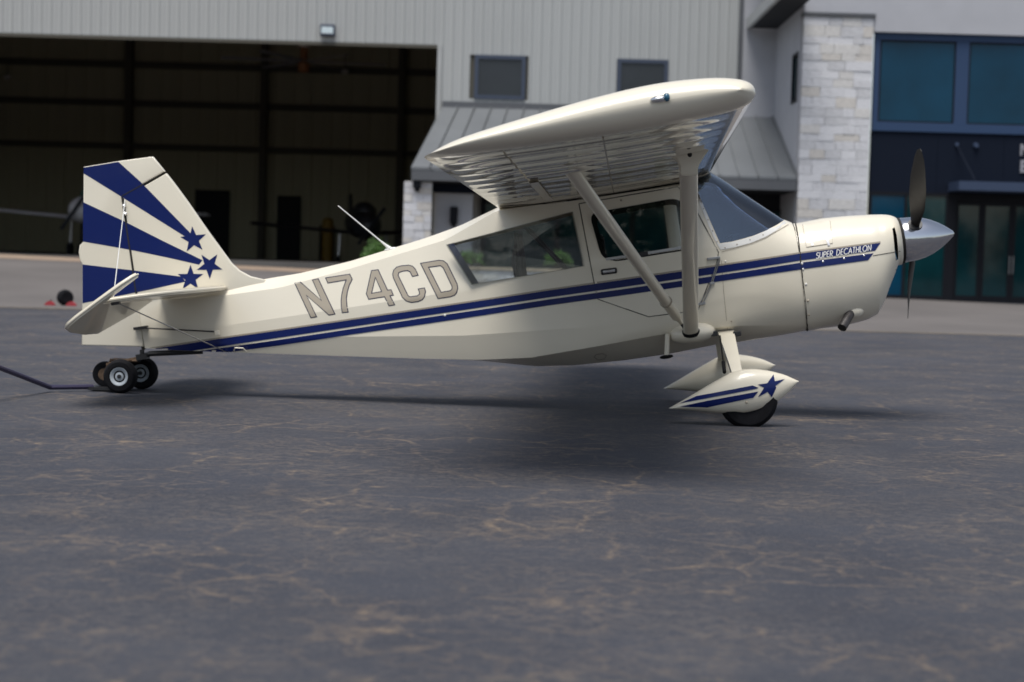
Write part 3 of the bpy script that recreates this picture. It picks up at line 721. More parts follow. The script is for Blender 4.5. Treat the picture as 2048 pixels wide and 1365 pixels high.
# --- wing sections
SECT = catmull([(.141, 1.668), (.329, 1.734), (.782, 1.806), (1.10, 1.845), (1.35, 1.860), (1.58, 1.850), (1.72, 1.825), (1.782, 1.796), (1.803, 1.760), (1.795, 1.728), (1.755, 1.697), (1.66, 1.678), (1.50, 1.664), (1.25, 1.655), (1.0, 1.650), (.65, 1.650), (.305, 1.655), (.150, 1.662)], 4, True)
SECT = [(float(a), float(b)) for a, b in SECT]
up = sorted([p for i, p in enumerate(SECT) if i <= 8 * 4]); lo = sorted([p for i, p in enumerate(SECT) if i >= 8 * 4])
def mean_w(u): return .5 * (np.interp(u, *zip(*up)) + np.interp(u, *zip(*lo)))
DIH = .095 / 4.39; VT = 4.69
def sec_at(v, kt=1., sc=0., shr=0.):
    dz = -(4.75 - abs(v)) * DIH; R = []
    for u, z in SECT:
        m = mean_w(u); ch = (u - .14) / 1.66; bulge = sc * min(max(ch / .18, 0), 1) * min(max((.93 - ch) / .16, 0), 1)
        z2 = m + (z - m) * kt
        z2 += -bulge if z > m else bulge
        uc_ = 1.0; u2 = uc_ + (u - uc_) * (1 - shr) if u > uc_ else uc_ + (u - uc_) * (1 - shr * .55)
        R.append(Vector((u2, v, z2 + dz)))
    return R
SCAL = .014
def wing_bm(side, v0, v1, scallop=True):
    n = int(round((v1 - v0) / .385)); st = []
    for i in range(n * 12 + 1):
        f_ = (i % 12) / 12; v = v0 + (v1 - v0) * i / (n * 12); st.append((v, SCAL * sin(pi * f_) if scallop else 0))
    bm = bmesh.new(); rings(bm, [sec_at(side * v, 1, s) for v, s in st]); return bm
ROOT = .365
HINGE = .50; AV0, AV1 = 2.45, 4.52
for side in (-1, 1):
    wg = link('wing', wing_bm(side, ROOT, VT), MT['wing'])
    al = link('aileron', wing_bm(side, ROOT, VT), MT['wing'])
    for o, grow, op in ((wg, .012, 'DIFFERENCE'), (al, 0, 'INTERSECT')):
        c = link('cut', bmesh.new(), None); bm = bmesh.new(); a, b = sorted((side * (AV0 - grow), side * (AV1 + grow)))
        prism(bm, [(-.5, a), (HINGE + grow, a), (HINGE + grow, b), (-.5, b)], .5, 3, axis=2); bm.to_mesh(c.data); bm.free(); boolean(o, c, op); kill(c)
        smooth(o, 28); o.data.materials.clear(); o.data.materials.append(MT['wing'])
    wg.parent = PL; al.parent = wg
    bm = bmesh.new(); st = [(VT + .003, 1.0, 0)] + [(VT + .003 + .20 * t, (1 - t ** 2.4) ** .5 if t < 1 else .02, .10 * t ** 3) for t in (.08, .2, .34, .48, .6, .7, .79, .87, .93, .97, .992, 1)]
    rings(bm, [sec_at(side * v, max(k * (1.03 if i else 1.03), .03), 0, s) for i, (v, k, s) in enumerate(st)])
    tipo = link('wing_tip', bm, MT['cream'], wg, 40)
    if side < 0: tip_near = tipo; wing_near = wg
bm = bmesh.new(); rings(bm, [sec_at(v) for v in (-ROOT + .012, 0, ROOT - .012)]); link('wing_centre_section', bm, MT['cream'], PL, 35)
def bvh_of(*objs):
    V, Fc = [], []
    for o in objs:
        n0 = len(V); V += [v.co.copy() for v in o.data.vertices]; Fc += [[i + n0 for i in p.vertices] for p in o.data.polygons]
    return BVHTree.FromPolygons(V, Fc)
EYE = Vector(CB.tolist())
def hit(bv, px, py, off=0., fallback=None):
    if bv is None: return P3(px, py, fallback)
    d = Vector(bray(px, py).tolist()).normalized(); loc, n, i, dist = bv.ray_cast(EYE, d)
    if loc is None: return P3(px, py, fallback) if fallback is not None else None
    if n.dot(d) > 0: n = -n
    return loc + n * off
def decal(name, outer, m, parent, bv, off=.002, grid=14, holes=(), fallback=None, thick=0):
    """flat print: outline read off the photograph, laid on the skin of the aircraft"""
    loops = [[Vector((x, y, 0)) for x, y in l] for l in [outer, *holes]]
    tris = tessellate_polygon(loops); bm = bmesh.new(); vs = [bm.verts.new(p) for l in loops for p in l]
    for t in tris:
        try: bm.faces.new([vs[i] for i in t])
        except ValueError: pass
    X = [p[0] for p in outer]; Y = [p[1] for p in outer]
    for ax, lo_, hi_ in ((0, min(X), max(X)), (1, min(Y), max(Y))):
        k = floor(lo_ / grid) * grid + grid
        while k < hi_:
            co = (k, 0, 0) if ax == 0 else (0, k, 0); no = (1, 0, 0) if ax == 0 else (0, 1, 0)
            bmesh.ops.bisect_plane(bm, geom=bm.verts[:] + bm.edges[:] + bm.faces[:], plane_co=co, plane_no=no, dist=1e-5); k += grid
    dead = []
    for v in bm.verts:
        p = hit(bv, v.co.x, v.co.y, off, fallback)
        if p is None: dead.append(v)
        else: v.co = p
    if dead: bmesh.ops.delete(bm, geom=dead, context='VERTS')
    for f in bm.faces:
        f.normal_update()
        if f.normal.dot(f.calc_center_median() - EYE) > 0: f.normal_flip()
    if thick:
        r = bmesh.ops.extrude_face_region(bm, geom=bm.faces[:])
        bmesh.ops.translate(bm, vec=(0, thick, 0), verts=[g for g in r['geom'] if isinstance(g, bmesh.types.BMVert)])
        bmesh.ops.recalc_face_normals(bm, faces=bm.faces[:])
    return link(name, bm, m, parent, 30)
def strip_px(pts, w_):
    """outline of a px polyline of width w_"""
    P = [np.array(p, float) for p in pts]; A, B = [], []
    for i, p in enumerate(P):
        d = P[min(i + 1, len(P) - 1)] - P[max(i - 1, 0)]; d /= np.linalg.norm(d); n = np.array([-d[1], d[0]]) * w_ / 2
        A.append(tuple(p + n)); B.append(tuple(p - n))
    return A + B[::-1]

# --- door: its own panel, 3 mm proud of the skin
DOOR = [(1158, 408), (1356, 374), (1392, 420), (1437, 505), (1434, 525), (1396, 621), (1297, 634), (1196, 599), (1187, 560)]
BV_F = bvh_of(fus, cowl)
door = decal('door', DOOR, MT['cream'], PL, BV_SKIN, .004, 16, holes=[WIN_D], fallback=-.37, thick=.006)
BV = bvh_of(fus, cowl, door)
decal('door_seam', strip_px(DOOR + [DOOR[0]], 1.9), MT['seam'], door, BV, .0015, 20, fallback=-.374)  # dark strip stands in for the shadow line of the door gap
wd_in = shrink(WIN_D, .93)
gask = decal('window_gasket', [(x, y) for x, y in shrink(WIN_D, 1.012)], MT['black'], door, BV_SKIN, .007, 20, holes=[[(x + 2, y + 7) for x, y in shrink(WIN_D, .93)]], fallback=-.374)
decal('window_rail', strip_px([(1212, 519), (1262, 512), (1330, 501), (1378, 493)], 5), MT['steel'], door, BV_SKIN, .009, 20, fallback=-.376)
decal('window_latch', strip_px([(1272, 511), (1296, 507)], 8), MT['blackmetal'], door, BV_SKIN, .012, 20, fallback=-.38)
decal('window_edge_band', [(893, 490), (907, 486), (958, 567), (943, 570)], MT['navy'], PL, BV_SKIN, .002, 20, fallback=-.33)
decal('rear_window_trim', WIN_R, MT['tanline'], PL, BV_SKIN, .003, 20, holes=[shrink(WIN_R, .985)], fallback=-.33)
hb = hit(BV, 1218, 543)
bm = bmesh.new(); box(bm, hb.x - .062, hb.x + .062, hb.y - .012, hb.y + .004, hb.z - .022, hb.z + .022, .010); bmesh.ops.rotate(bm, verts=bm.verts[:], cent=hb, matrix=Matrix.Rotation(radians(0), 3, 'Y')); hd = link('door_handle', bm, MT['blackmetal'], door, 40)
bm = bmesh.new(); box(bm, hb.x - .046, hb.x + .046, hb.y - .018, hb.y - .010, hb.z - .012, hb.z + .012, .004); link('latch_lever', bm, MT['steel'], door, 40)
# --- stripes, lettering
UT = [(300, 699), (420, 681), (560, 661.5), (700, 641), (850, 619), (1000, 596.5), (1100, 581), (1240, 561), (1400, 538), (1500, 523.5), (1600, 508), (1761, 486.5)]
UB = [(385, 702), (460, 690.5), (560, 675.6), (700, 654.5), (850, 632), (1000, 609.5), (1100, 595), (1240, 575.5), (1400, 552.5), (1500, 537.5), (1600, 521.5), (1750, 502)]
LT = [(397, 702.5), (460, 694), (560, 679.8), (700, 658.8), (850, 636), (1000, 614), (1100, 599), (1240, 579.5), (1400, 556.5), (1500, 541.5), (1600, 526), (1747, 507)]
LB = [(455, 705), (560, 691), (700, 670), (850, 648.5), (1000, 626), (1100, 611), (1240, 592), (1400, 569), (1500, 554), (1600, 539.5), (1736, 521)]
decal('upper_stripe', UT + UB[::-1], MT['blue'], fus, BV, .0032, 8)
decal('lower_stripe', LT + LB[::-1], MT['blue'], fus, BV, .0032, 8)
decal('pinstripe', [(x, y - 3.4) for x, y in UT] + [(x, y - .4) for x, y in UT[::-1]], MT['tanline'], fus, BV, .0020, 12)
def gl(pts): return [(580 + x / 5.851, 500 + y / 5.851) for x, y in pts]
NUM = {
 'N': ([(50, 390), (128, 376), (362, 585), (256, 350), (334, 334), (534, 756), (455, 770), (200, 542), (320, 788), (242, 802)], []),
 '7': ([(410, 325), (702, 281), (735, 346), (700, 415), (678, 490), (666, 570), (672, 650), (688, 734), (608, 742), (596, 670), (594, 590), (602, 520), (618, 450), (650, 360), (440, 396)], []),
 '4': ([(950, 240), (1035, 228), (1146, 468), (1186, 462), (1218, 536), (1178, 542), (1234, 648), (1156, 662), (1104, 556), (918, 586), (888, 516)], [[(1000, 335), (1066, 486), (962, 504)]]),
 'C': ([(1508, 303), (1430, 319), (1402, 262), (1375, 250), (1320, 256), (1278, 272), (1272, 300), (1385, 532), (1405, 546), (1490, 535), (1512, 515), (1508, 492), (1494, 456), (1578, 441), (1592, 490), (1580, 550), (1552, 588), (1500, 612), (1420, 622), (1360, 605), (1312, 560), (1205, 330), (1196, 285), (1210, 235), (1245, 200), (1300, 184), (1392, 175), (1440, 190), (1472, 225)], []),
 'D': ([(1520, 155), (1740, 118), (1800, 125), (1845, 162), (1962, 400), (1970, 450), (1955, 505), (1930, 535), (1880, 555), (1730, 577)], [[(1630, 210), (1772, 492), (1870, 476), (1890, 462), (1892, 430), (1790, 215), (1760, 192)]])}
for k, (o_, h_) in NUM.items():
    l = decal('registration_letter', gl(o_), MT['navy'], fus, BV, .0016, 10, holes=[gl(q) for q in h_]); l['label'] = 'tan letter %s with dark outline' % k
    def inset(poly, d):
        n = len(poly); A = sum(poly[i - 1][0] * poly[i][1] - poly[i][0] * poly[i - 1][1] for i in range(n)); s = 1 if A > 0 else -1; r = []
        for i in range(n):
            p = np.array(poly[i]); a = p - np.array(poly[i - 1]); b = np.array(poly[(i + 1) % n]) - p
            na = np.array([-a[1], a[0]]) / np.linalg.norm(a); nb = np.array([-b[1], b[0]]) / np.linalg.norm(b); m = na + nb; m /= np.linalg.norm(m)
            r.append(tuple(p + m * s * d / max(m @ na, .45)))
        return r
    decal('letter_face', inset(gl(o_), 1.8), MT['tan'], fus, BV, .0026, 10, holes=[inset(gl(q), -1.8) for q in h_])
# name on the cowling drawn with strokes
def arc(cx, cy, r, a0, a1, n=8, ry=None): return [(cx + r * cos(radians(a0 + (a1 - a0) * i / n)), cy + (ry or r) * sin(radians(a0 + (a1 - a0) * i / n))) for i in range(n + 1)]
STROKES = {
 'S': (.46, [arc(.23, .75, .19, 20, 270, 8, .25) + arc(.23, .25, .21, 90, -160, 8, .25)]),
 'U': (.6, [[(.05, 1), (.05, .32)] + arc(.29, .30, .24, 180, 360, 8, .30) + [(.53, 1)]]),
 'P': (.5, [[(.06, 0), (.06, .97), (.22, .97)] + arc(.22, .71, .24, 90, -90, 8, .26) + [(.06, .45)]]),
 'E': (.44, [[(.40, .97), (.06, .97), (.06, .03), (.40, .03)], [(.06, .52), (.36, .52)]]),
 'R': (.54, [[(.06, 0), (.06, .97), (.22, .97)] + arc(.22, .71, .24, 90, -90, 8, .26) + [(.06, .45)], [(.22, .45), (.48, 0)]]),
 ' ': (.42, []),
 'D': (.66, [[(.06, .03), (.06, .97), (.18, .97)] + arc(.18, .5, .42, 90, -90, 10, .47) + [(.06, .03)]]),
 'C': (.74, [arc(.42, .5, .37, 45, 315, 12, .48)]),
 'A': (.62, [[(.02, 0), (.31, 1), (.60, 0)], [(.14, .33), (.48, .33)]]),
 'T': (.48, [[(.0, .97), (.46, .97)], [(.23, .97), (.23, 0)]]),
 'H': (.6, [[(.06, 0), (.06, 1)], [(.52, 0), (.52, 1)], [(.06, .52), (.52, .52)]]),
 'L': (.4, [[(.06, 1), (.06, .03), (.38, .03)]]),
 'O': (.8, [arc(.40, .5, .36, 0, 360, 16, .48)]),
 'N': (.64, [[(.06, 0), (.06, 1), (.56, 0), (.56, 1)]])}
TXT = 'SUPER DECATHLON'; tw_ = sum(STROKES[c][0] + .08 for c in TXT)
ax_ = np.array([(1744 - 1633) / tw_, (491 - 507.5) / tw_]); up_ = np.array([1.0, -12.0]); x_ = 0
b0 = np.array([1632., 518.3])
for c in TXT:
    wd, sts = STROKES[c]
    if sts:
        bm_all = None; objs = []
        for st in sts:
            pl = [tuple(b0 + ax_ * (x_ + a) + up_ * b) for a, b in st]
            pl = [tuple((1 - t_) * np.array(a_) + t_ * np.array(b_)) for a_, b_ in zip(pl[:-1], pl[1:]) for t_ in (0, .34, .67)] + [pl[-1]]
            P_ = strip_px(pl, 1.6)
            n = len(pl); bmx = bmesh.new() if bm_all is None else bm_all; bm_all = bmx
            V = [bmx.verts.new(hit(BV, px, py, .0070) or P3(px, py, -.38)) for px, py in P_]
            for i in range(n - 1):
                f = bmx.faces.new((V[i], V[i + 1], V[2 * n - 2 - i], V[2 * n - 1 - i])); f.normal_update()
                if f.normal.dot(f.calc_center_median() - EYE) > 0: f.normal_flip()
        l = link('name_letter', bm_all, MT['white'], cowl); l['label'] = 'small white letter ' + c
    x_ += wd + .08
# --- cowling seams, panels, screws
decal('cowling_joint', strip_px([(1591, 447), (1597, 480), (1603, 540), (1610, 600), (1615, 661)], 2.4), MT['seam'], cowl, BV, .007, 6)
decal('cowling_split', strip_px([(1746, 512), (1775, 507), (1800, 503)], 1.4), MT['seam'], cowl, BV, .003, 12)
decal('oil_door', [(1605, 449), (1660, 442), (1665, 487), (1613, 495)], MT['cream'], cowl, BV, .004, 12, thick=.004)
decal('oil_door_edge', strip_px([(1605, 450), (1613, 495), (1665, 487), (1660, 443)], 1.0), MT['tanline'], cowl, BV, .0045, 12)
for x in (1621, 1654): decal('oil_door_latch', strip_px([(x, 479), (x + 4, 492)], 4.5), MT['steel'], cowl, BV, .006, 12)
def stud(px, py, r, m, parent=None, bv=BV, name='screw'):
    p = hit(bv, px, py)
    if p is None: return
    bm = bmesh.new(); ellipsoid(bm, (p.x, p.y - .001, p.z), r, .006, r, 10); link(name, bm, m, parent or fus, 60)
for px, py in ((1604, 528), (1606, 539), (1612, 569), (1616, 602), (1618, 630)): stud(px, py, .010, MT['white'] if py < 580 else MT['tan'], cowl)
for px, py in ((1646, 524), (1688, 518), (1728, 512)): stud(px, py, .010, MT['silver'], cowl)
stud(890, 631, .011, MT['white']); stud(1242, 401, .009, MT['tan']); stud(1463, 643, .007, MT['tan']); stud(1451, 523, .007, MT['white'])
decal('panel_seam', strip_px([(1443, 522), (1447, 580), (1455, 660)], 1.0), MT['tanline'], fus, BV, .002, 16)
decal('windscreen_retainer', [(1391, 372), (1437, 488)] + [(x, y + 1) for x, y in WS_LOW] + [(1572, 447), (1552, 462), (1530, 475), (1500, 487), (1470, 495), (1441, 500), (1428, 478), (1386, 375)], MT['white'], fus, BV, .003, 12, fallback=-.373)
for x, y in ((1398, 397), (1407, 418), (1416, 440), (1425, 462), (1434, 484), (1450, 496), (1474, 489), (1500, 480), (1526, 470)): stud(x, y, .0055, MT['tanline'], fus)
decal('retainer_edge', strip_px([(1577, 450), (1552, 464), (1530, 477), (1500, 489), (1470, 497), (1443, 504)], 1.2), MT['tanline'], fus, BV, .0035, 12)
decal('wing_root_seal', strip_px([(1000, 414), (1100, 407), (1180, 396), (1290, 379), (1360, 367)], 2.6), MT['seam'], fus, bvh_of(fus, door, wing_near), .003, 16, fallback=-.37)
decal('belly_hatch', strip_px([(1188, 714), (1192, 709), (1205, 707), (1213, 711), (1208, 718), (1196, 720), (1188, 714)], 1.2), MT['tanline'], fus, BV, .003, 16, fallback=-.1)

# --- fin, rudder
def slab(name, px, v, m, parent, bev=.010):
    bm = bmesh.new(); prism(bm, [UV(x, y, -v) for x, y in px], -v, v)
    bmesh.ops.bevel(bm, geom=[e for e in bm.edges if abs(e.verts[0].co.y - e.verts[1].co.y) < 1e-5], offset=bev, segments=3, affect='EDGES', profile=.6)
    return link(name, bm, m, parent, 50)
FIN = [(332, 347), (347, 366), (375, 404), (415, 462), (445, 503), (462, 526), (478, 541), (500, 553), (530, 560), (530, 580), (430, 594), (276, 600), (247, 396)]
fin = slab('fin', FIN, .024, MT['cream'], PL)
RUD = [(167, 334), (243, 321.5), (305, 313.5), (329, 343), (244, 391.5), (272, 588), (281, 640), (287, 694), (163, 691), (164, 528), (159, 520), (157, 505), (159, 491), (166, 484)]
rud = slab('rudder', RUD, .022, MT['cream'], PL)
decal('hinge_gap', strip_px([(243.5, 394), (259, 496), (272, 588)], 2.6), MT['seam'], fin, None, 0, 400, fallback=-.0275)
decal('hinge_gap', strip_px([(329.5, 344.5), (244, 392.5)], 2.0), MT['seam'], fin, None, 0, 400, fallback=-.0275)
bm = bmesh.new(); tube(bm, [P3(245, 398, 0), P3(287, 700, 0)], .016, 8); link('rudder_hinge', bm, MT['seam'], PL)
for x, y in ((248, 412), (250, 428)):
    p = P3(x, y, -.03); bm = bmesh.new(); ellipsoid(bm, p, .018, .012, .014, 10); link('hinge_bolt', bm, MT['silver'], fin)
def clip(poly, A, B, keep):
    A, B = np.array(A, float), np.array(B, float); d = B - A; out_ = []
    sd_ = [keep * (d[0] * (p[1] - A[1]) - d[1] * (p[0] - A[0])) for p in poly]; n = len(poly)
    for i in range(n):
        p, q, s0, s1 = np.array(poly[i], float), np.array(poly[(i + 1) % n], float), sd_[i], sd_[(i + 1) % n]
        if s0 >= 0: out_.append(tuple(p))
        if s0 * s1 < 0: out_.append(tuple(p + (q - p) * s0 / (s0 - s1)))
    return out_
H0, H1 = (243, 392), (287, 694)
RAYS = [[(167.5, 335.5), (236.5, 324), (281, 364), (384, 470), (374, 476), (243, 394), (167, 347)], [(166, 404.7), (246.4, 442.2), (325, 482), (405, 521), (398, 530), (337, 516), (258, 499.6), (166, 483.5)], [(165, 529.3), (264, 541), (364, 554), (371, 564), (298, 580), (165, 607)]]
BVT = bvh_of(fin, rud)
for i, r_ in enumerate(RAYS):
    if i == 0:
        sA, sB = (330, 345), (243, 393)
        a = clip(r_, sA, sB, 1); b = clip(r_, sA, sB, -1)
        parts_ = [(a, fin if False else rud), (b, fin)]
        # the piece on the horn side of the slit belongs to the rudder
        ca, cb_ = np.mean(np.array(a), 0), np.mean(np.array(b), 0)
        up_first = ca[0] < cb_[0]
        low = b if up_first else a; upp = a if up_first else b
        l2 = clip(low, (244, 380), H1, 1); l1 = clip(low, (244, 380), H1, -1)
        parts_ = [(upp, rud), (l2, None), (l1, None)]
    else:
        parts_ = [(clip(r_, H0, H1, 1), None), (clip(r_, H0, H1, -1), None)]
    for pl, par in parts_:
        if len(pl) < 3: continue
        c_ = np.mean(np.array(pl), 0); par = par or (rud if c_[0] < 243 + (c_[1] - 392) * .146 else fin)
        decal('sunburst_ray', pl, MT['blue'], par, None, .002, 400, fallback=-(.0232 if par is rud else .0252))
def star(cx, cy, r, rot, inner=.40): return [(cx + (r if k % 2 == 0 else r * inner) * sin(radians(rot + 36 * k)), cy - (r if k % 2 == 0 else r * inner) * cos(radians(rot + 36 * k))) for k in range(10)]
for cx, cy, r, rot in ((387, 480, 27, -6), (419, 531.5, 27, -37), (381, 557, 27, 0)):
    pl = star(cx, cy, r, rot)
    if cy > 550: pl = clip(pl, (298, 580.5), (440, 571.5), -1)
    decal('star', pl, MT['blue'], fin, None, .0035, 400, fallback=-.0262)

# --- tailplane
HU = -2.72; HW = 1.2525
for s in (-1, 1):
    bm = bmesh.new(); q = UV(446, 574, -.09); tl = UV(296, 587, -1.36); tipv = 1.36
    pts = [(q[0] + .02, .03), (q[0], .10), (q[0] - .06, .5), (q[0] - .12, 1.0), (tl[0] + .02, 1.27), (tl[0] - .06, 1.34), (HU + .012, 1.37), (HU + .012, .03)]
    prism(bm, [(a, s * b) for a, b in pts], HW - .018, HW + .020, axis=2)
    bmesh.ops.bevel(bm, geom=[e for e in bm.edges if abs(e.verts[0].co.z - e.verts[1].co.z) < 1e-5], offset=.014, segments=3, affect='EDGES')
    link('tailplane', bm, MT['cream'], PL, 45)
    # elevator, trailing edge hanging down 28 degrees, with a balance horn ahead of the hinge at the tip
    D = radians(28); pl = [(0, .02), (-.02, .16), (.155, .17), (.464, .46), (.455, .8), (.40, 1.2), (.335, 1.47), (.29, 1.53), (.2, 1.565), (0, 1.58), (-.2, 1.56), (-.30, 1.505), (-.338, 1.45), (-.335, 1.42), (-.07, 1.405), (0, 1.40)]
    pl = [(0, .16), (.155, .17), (.464, .46), (.455, .8), (.40, 1.2), (.335, 1.45), (.29, 1.50), (.2, 1.53), (0, 1.54), (-.2, 1.525), (-.30, 1.485), (-.338, 1.44), (-.33, 1.415), (-.07, 1.40), (0, 1.39)]
    bm = bmesh.new(); prism(bm, [(-a, s * b) for a, b in pl], -.018, .018, axis=2)
    bmesh.ops.bevel(bm, geom=[e for e in bm.edges if abs(e.verts[0].co.z - e.verts[1].co.z) < 1e-5], offset=.014, segments=3, affect='EDGES')
    bmesh.ops.rotate(bm, verts=bm.verts[:], matrix=Matrix.Rotation(-D, 3, 'Y')); bmesh.ops.translate(bm, verts=bm.verts[:], vec=(HU - .006, 0, HW))
    link('elevator', bm, MT['cream'], PL, 45)
    vt = s * 1.33
    def wire(a, b, r=.0035, m='blackmetal', nm='brace_wire'):
        bm = bmesh.new(); tube(bm, [a, b], r, 6); return link(nm, bm, MT[m], PL)
    lowp = P3(452, 704, -.10); wire((HU + .06, vt, HW - .02), (lowp.x, s * .10, lowp.z), .0045, 'steel')
    upp_ = P3(250, 400, -.03); wire((HU + .05, vt, HW + .02), (upp_.x, s * .03, upp_.z), .0035, 'white')
    bm = bmesh.new(); box(bm, HU + .03, HU + .09, vt - .02, vt + .02, HW - .04, HW - .018); link('wire_bracket', bm, MT['blackmetal'], PL)
    a = P3(283, 656, -.05); b = P3(432, 664, -.13); wire((a.x, s * .06, a.z), (b.x, s * .125, b.z), .006, 'blackmetal', 'rudder_cable')
    bm = bmesh.new(); box(bm, a.x - .06, a.x + .05, s * .02 if s > 0 else -.075, .075 if s > 0 else -.02, a.z - .012, a.z + .012); link('rudder_horn', bm, MT['blackmetal'], PL)
    bm = bmesh.new(); box(bm, b.x - .01, b.x + .03, s * .135 - .015, s * .135 + .015, b.z - .03, b.z + .008, .004); link('cable_guide', bm, MT['cream'], PL)
bm = bmesh.new(); tube(bm, [P3(468, 702, -.12), P3(470, 696, -.15), P3(486, 697, -.15), P3(493, 704, -.12)], .006, 6); link('tail_handle', bm, MT['cream'], PL)

# --- tail spring and wheel
bm = bmesh.new(); tube(bm, [P3(405, 703, 0), P3(345, 706, 0), P3(300, 708, 0), P3(278, 716, 0)], .022, 8); link('tail_spring', bm, MT['blackmetal'], PL)
bm = bmesh.new(); tube(bm, [P3(284, 700, 0), P3(284, 712, 0), P3(276, 722, 0)], .02, 8); box(bm, P3(284, 712, 0).x - .04, P3(284, 712, 0).x + .05, -.04, .04, P3(284, 712, 0).z - .03, P3(284, 712, 0).z + .015); link('tail_pivot', bm, MT['blackmetal'], PL)
twc = to_body((-3.335, 13.30, .135))
tw = link('tail_wheel', lathe(bmesh.new(), [(-.028, .05), (-.035, .075), (-.028, .098), (0, .106), (.028, .098), (.035, .075), (.028, .05)], 28, 'y', twc), MT['rubber'], PL, 45)
bm = bmesh.new(); lathe(bm, [(-.03, .012), (-.032, .05), (.032, .05), (.03, .012)], 16, 'y', twc); link('hub', bm, MT['rust'], tw)
bm = bmesh.new()
for s in (-1, 1): tube(bm, [P3(276, 722, 0), Vector((twc.x + .08, s * .045 + twc.y, twc.z + .11)), Vector((twc.x, twc.y + s * .045, twc.z))], .012, 8)
link('tail_fork', bm, MT['rust'], PL)

# --- tow dolly under the tail: a thing of its own
dol = empty('tow_dolly', (-3.15, 13.3, 0), 'small two wheeled tail dolly with grey rims and a dark tow bar under the tail', 'tow dolly')
def dl(p): return Vector(p) - Vector((-3.15, 13.3, 0))
yaw = Matrix.Rotation(-.0714, 3, 'Z')
for i, (x, y) in enumerate(((-3.155, 13.08), (-3.085, 13.52))):
    c = Vector((0, 0, 0)); rr = .138
    bm = bmesh.new(); lathe(bm, [(-.035, .07), (-.05, .085), (-.048, .115), (-.03, .133), (0, rr), (.03, .133), (.048, .115), (.05, .085), (.035, .07)], 36, 'y')
    for v in bm.verts: v.co = yaw @ v.co
    ty = link('wheel', bm, MT['rubber'], dol, 40); ty.location = dl((x, y, rr))
    bm = bmesh.new(); lathe(bm, [(-.040, .018), (-.036, .024), (-.034, .046), (-.040, .058), (-.047, .066), (-.049, .074), (.044, .074), (.03, .04), (.03, .018)], 28, 'y')
    for v in bm.verts: v.co = yaw @ v.co
    link('rim', bm, MT['rim'], ty, 35)
    bm = bmesh.new(); lathe(bm, [(-.046, .005), (-.044, .017), (-.02, .018), (.03, .018)], 14, 'y')
    for v in bm.verts: v.co = yaw @ v.co
    link('axle_cap', bm, MT['blackmetal'], ty, 40)
bm = bmesh.new(); tube(bm, [dl((-3.155, 13.08, .138)), dl((-3.085, 13.52, .138))], .014, 8); link('axle', bm, MT['blackmetal'], dol)
bm = bmesh.new(); vs = [dl(p) for p in ((-3.02, 13.14, .30), (-3.0, 13.46, .30), (-3.28, 13.5, .235), (-3.30, 13.18, .235))]
f = bm.faces.new([bm.verts.new(p) for p in vs]); r = bmesh.ops.extrude_face_region(bm, geom=[f]); bmesh.ops.translate(bm, vec=(0, 0, -.02), verts=[g for g in r['geom'] if isinstance(g, bmesh.types.BMVert)]); bmesh.ops.recalc_face_normals(bm, faces=bm.faces[:])
link('cradle_plate', bm, MT['rust'], dol)
bm = bmesh.new(); box(bm, *[q for a, b in zip(dl((-3.44, 13.16, .012)), dl((-3.14, 13.46, .035))) for q in (a, b)]); link('ramp_plate', bm, MT['blackmetal'], dol)
bm = bmesh.new()
p0 = at(186, 774, 13.2); p1 = at(100, 775, 13.0); p2 = at(0, 736, 12.2); p3 = at(-120, 690, 11.3)
tube(bm, [dl((p0.x, 13.2, max(p0.z, .025))), dl((p1.x, 13.0, max(p1.z, .025))), dl(p2), dl(p3)], .020, 8); link('tow_bar', bm, MT['tow'], dol, 40)

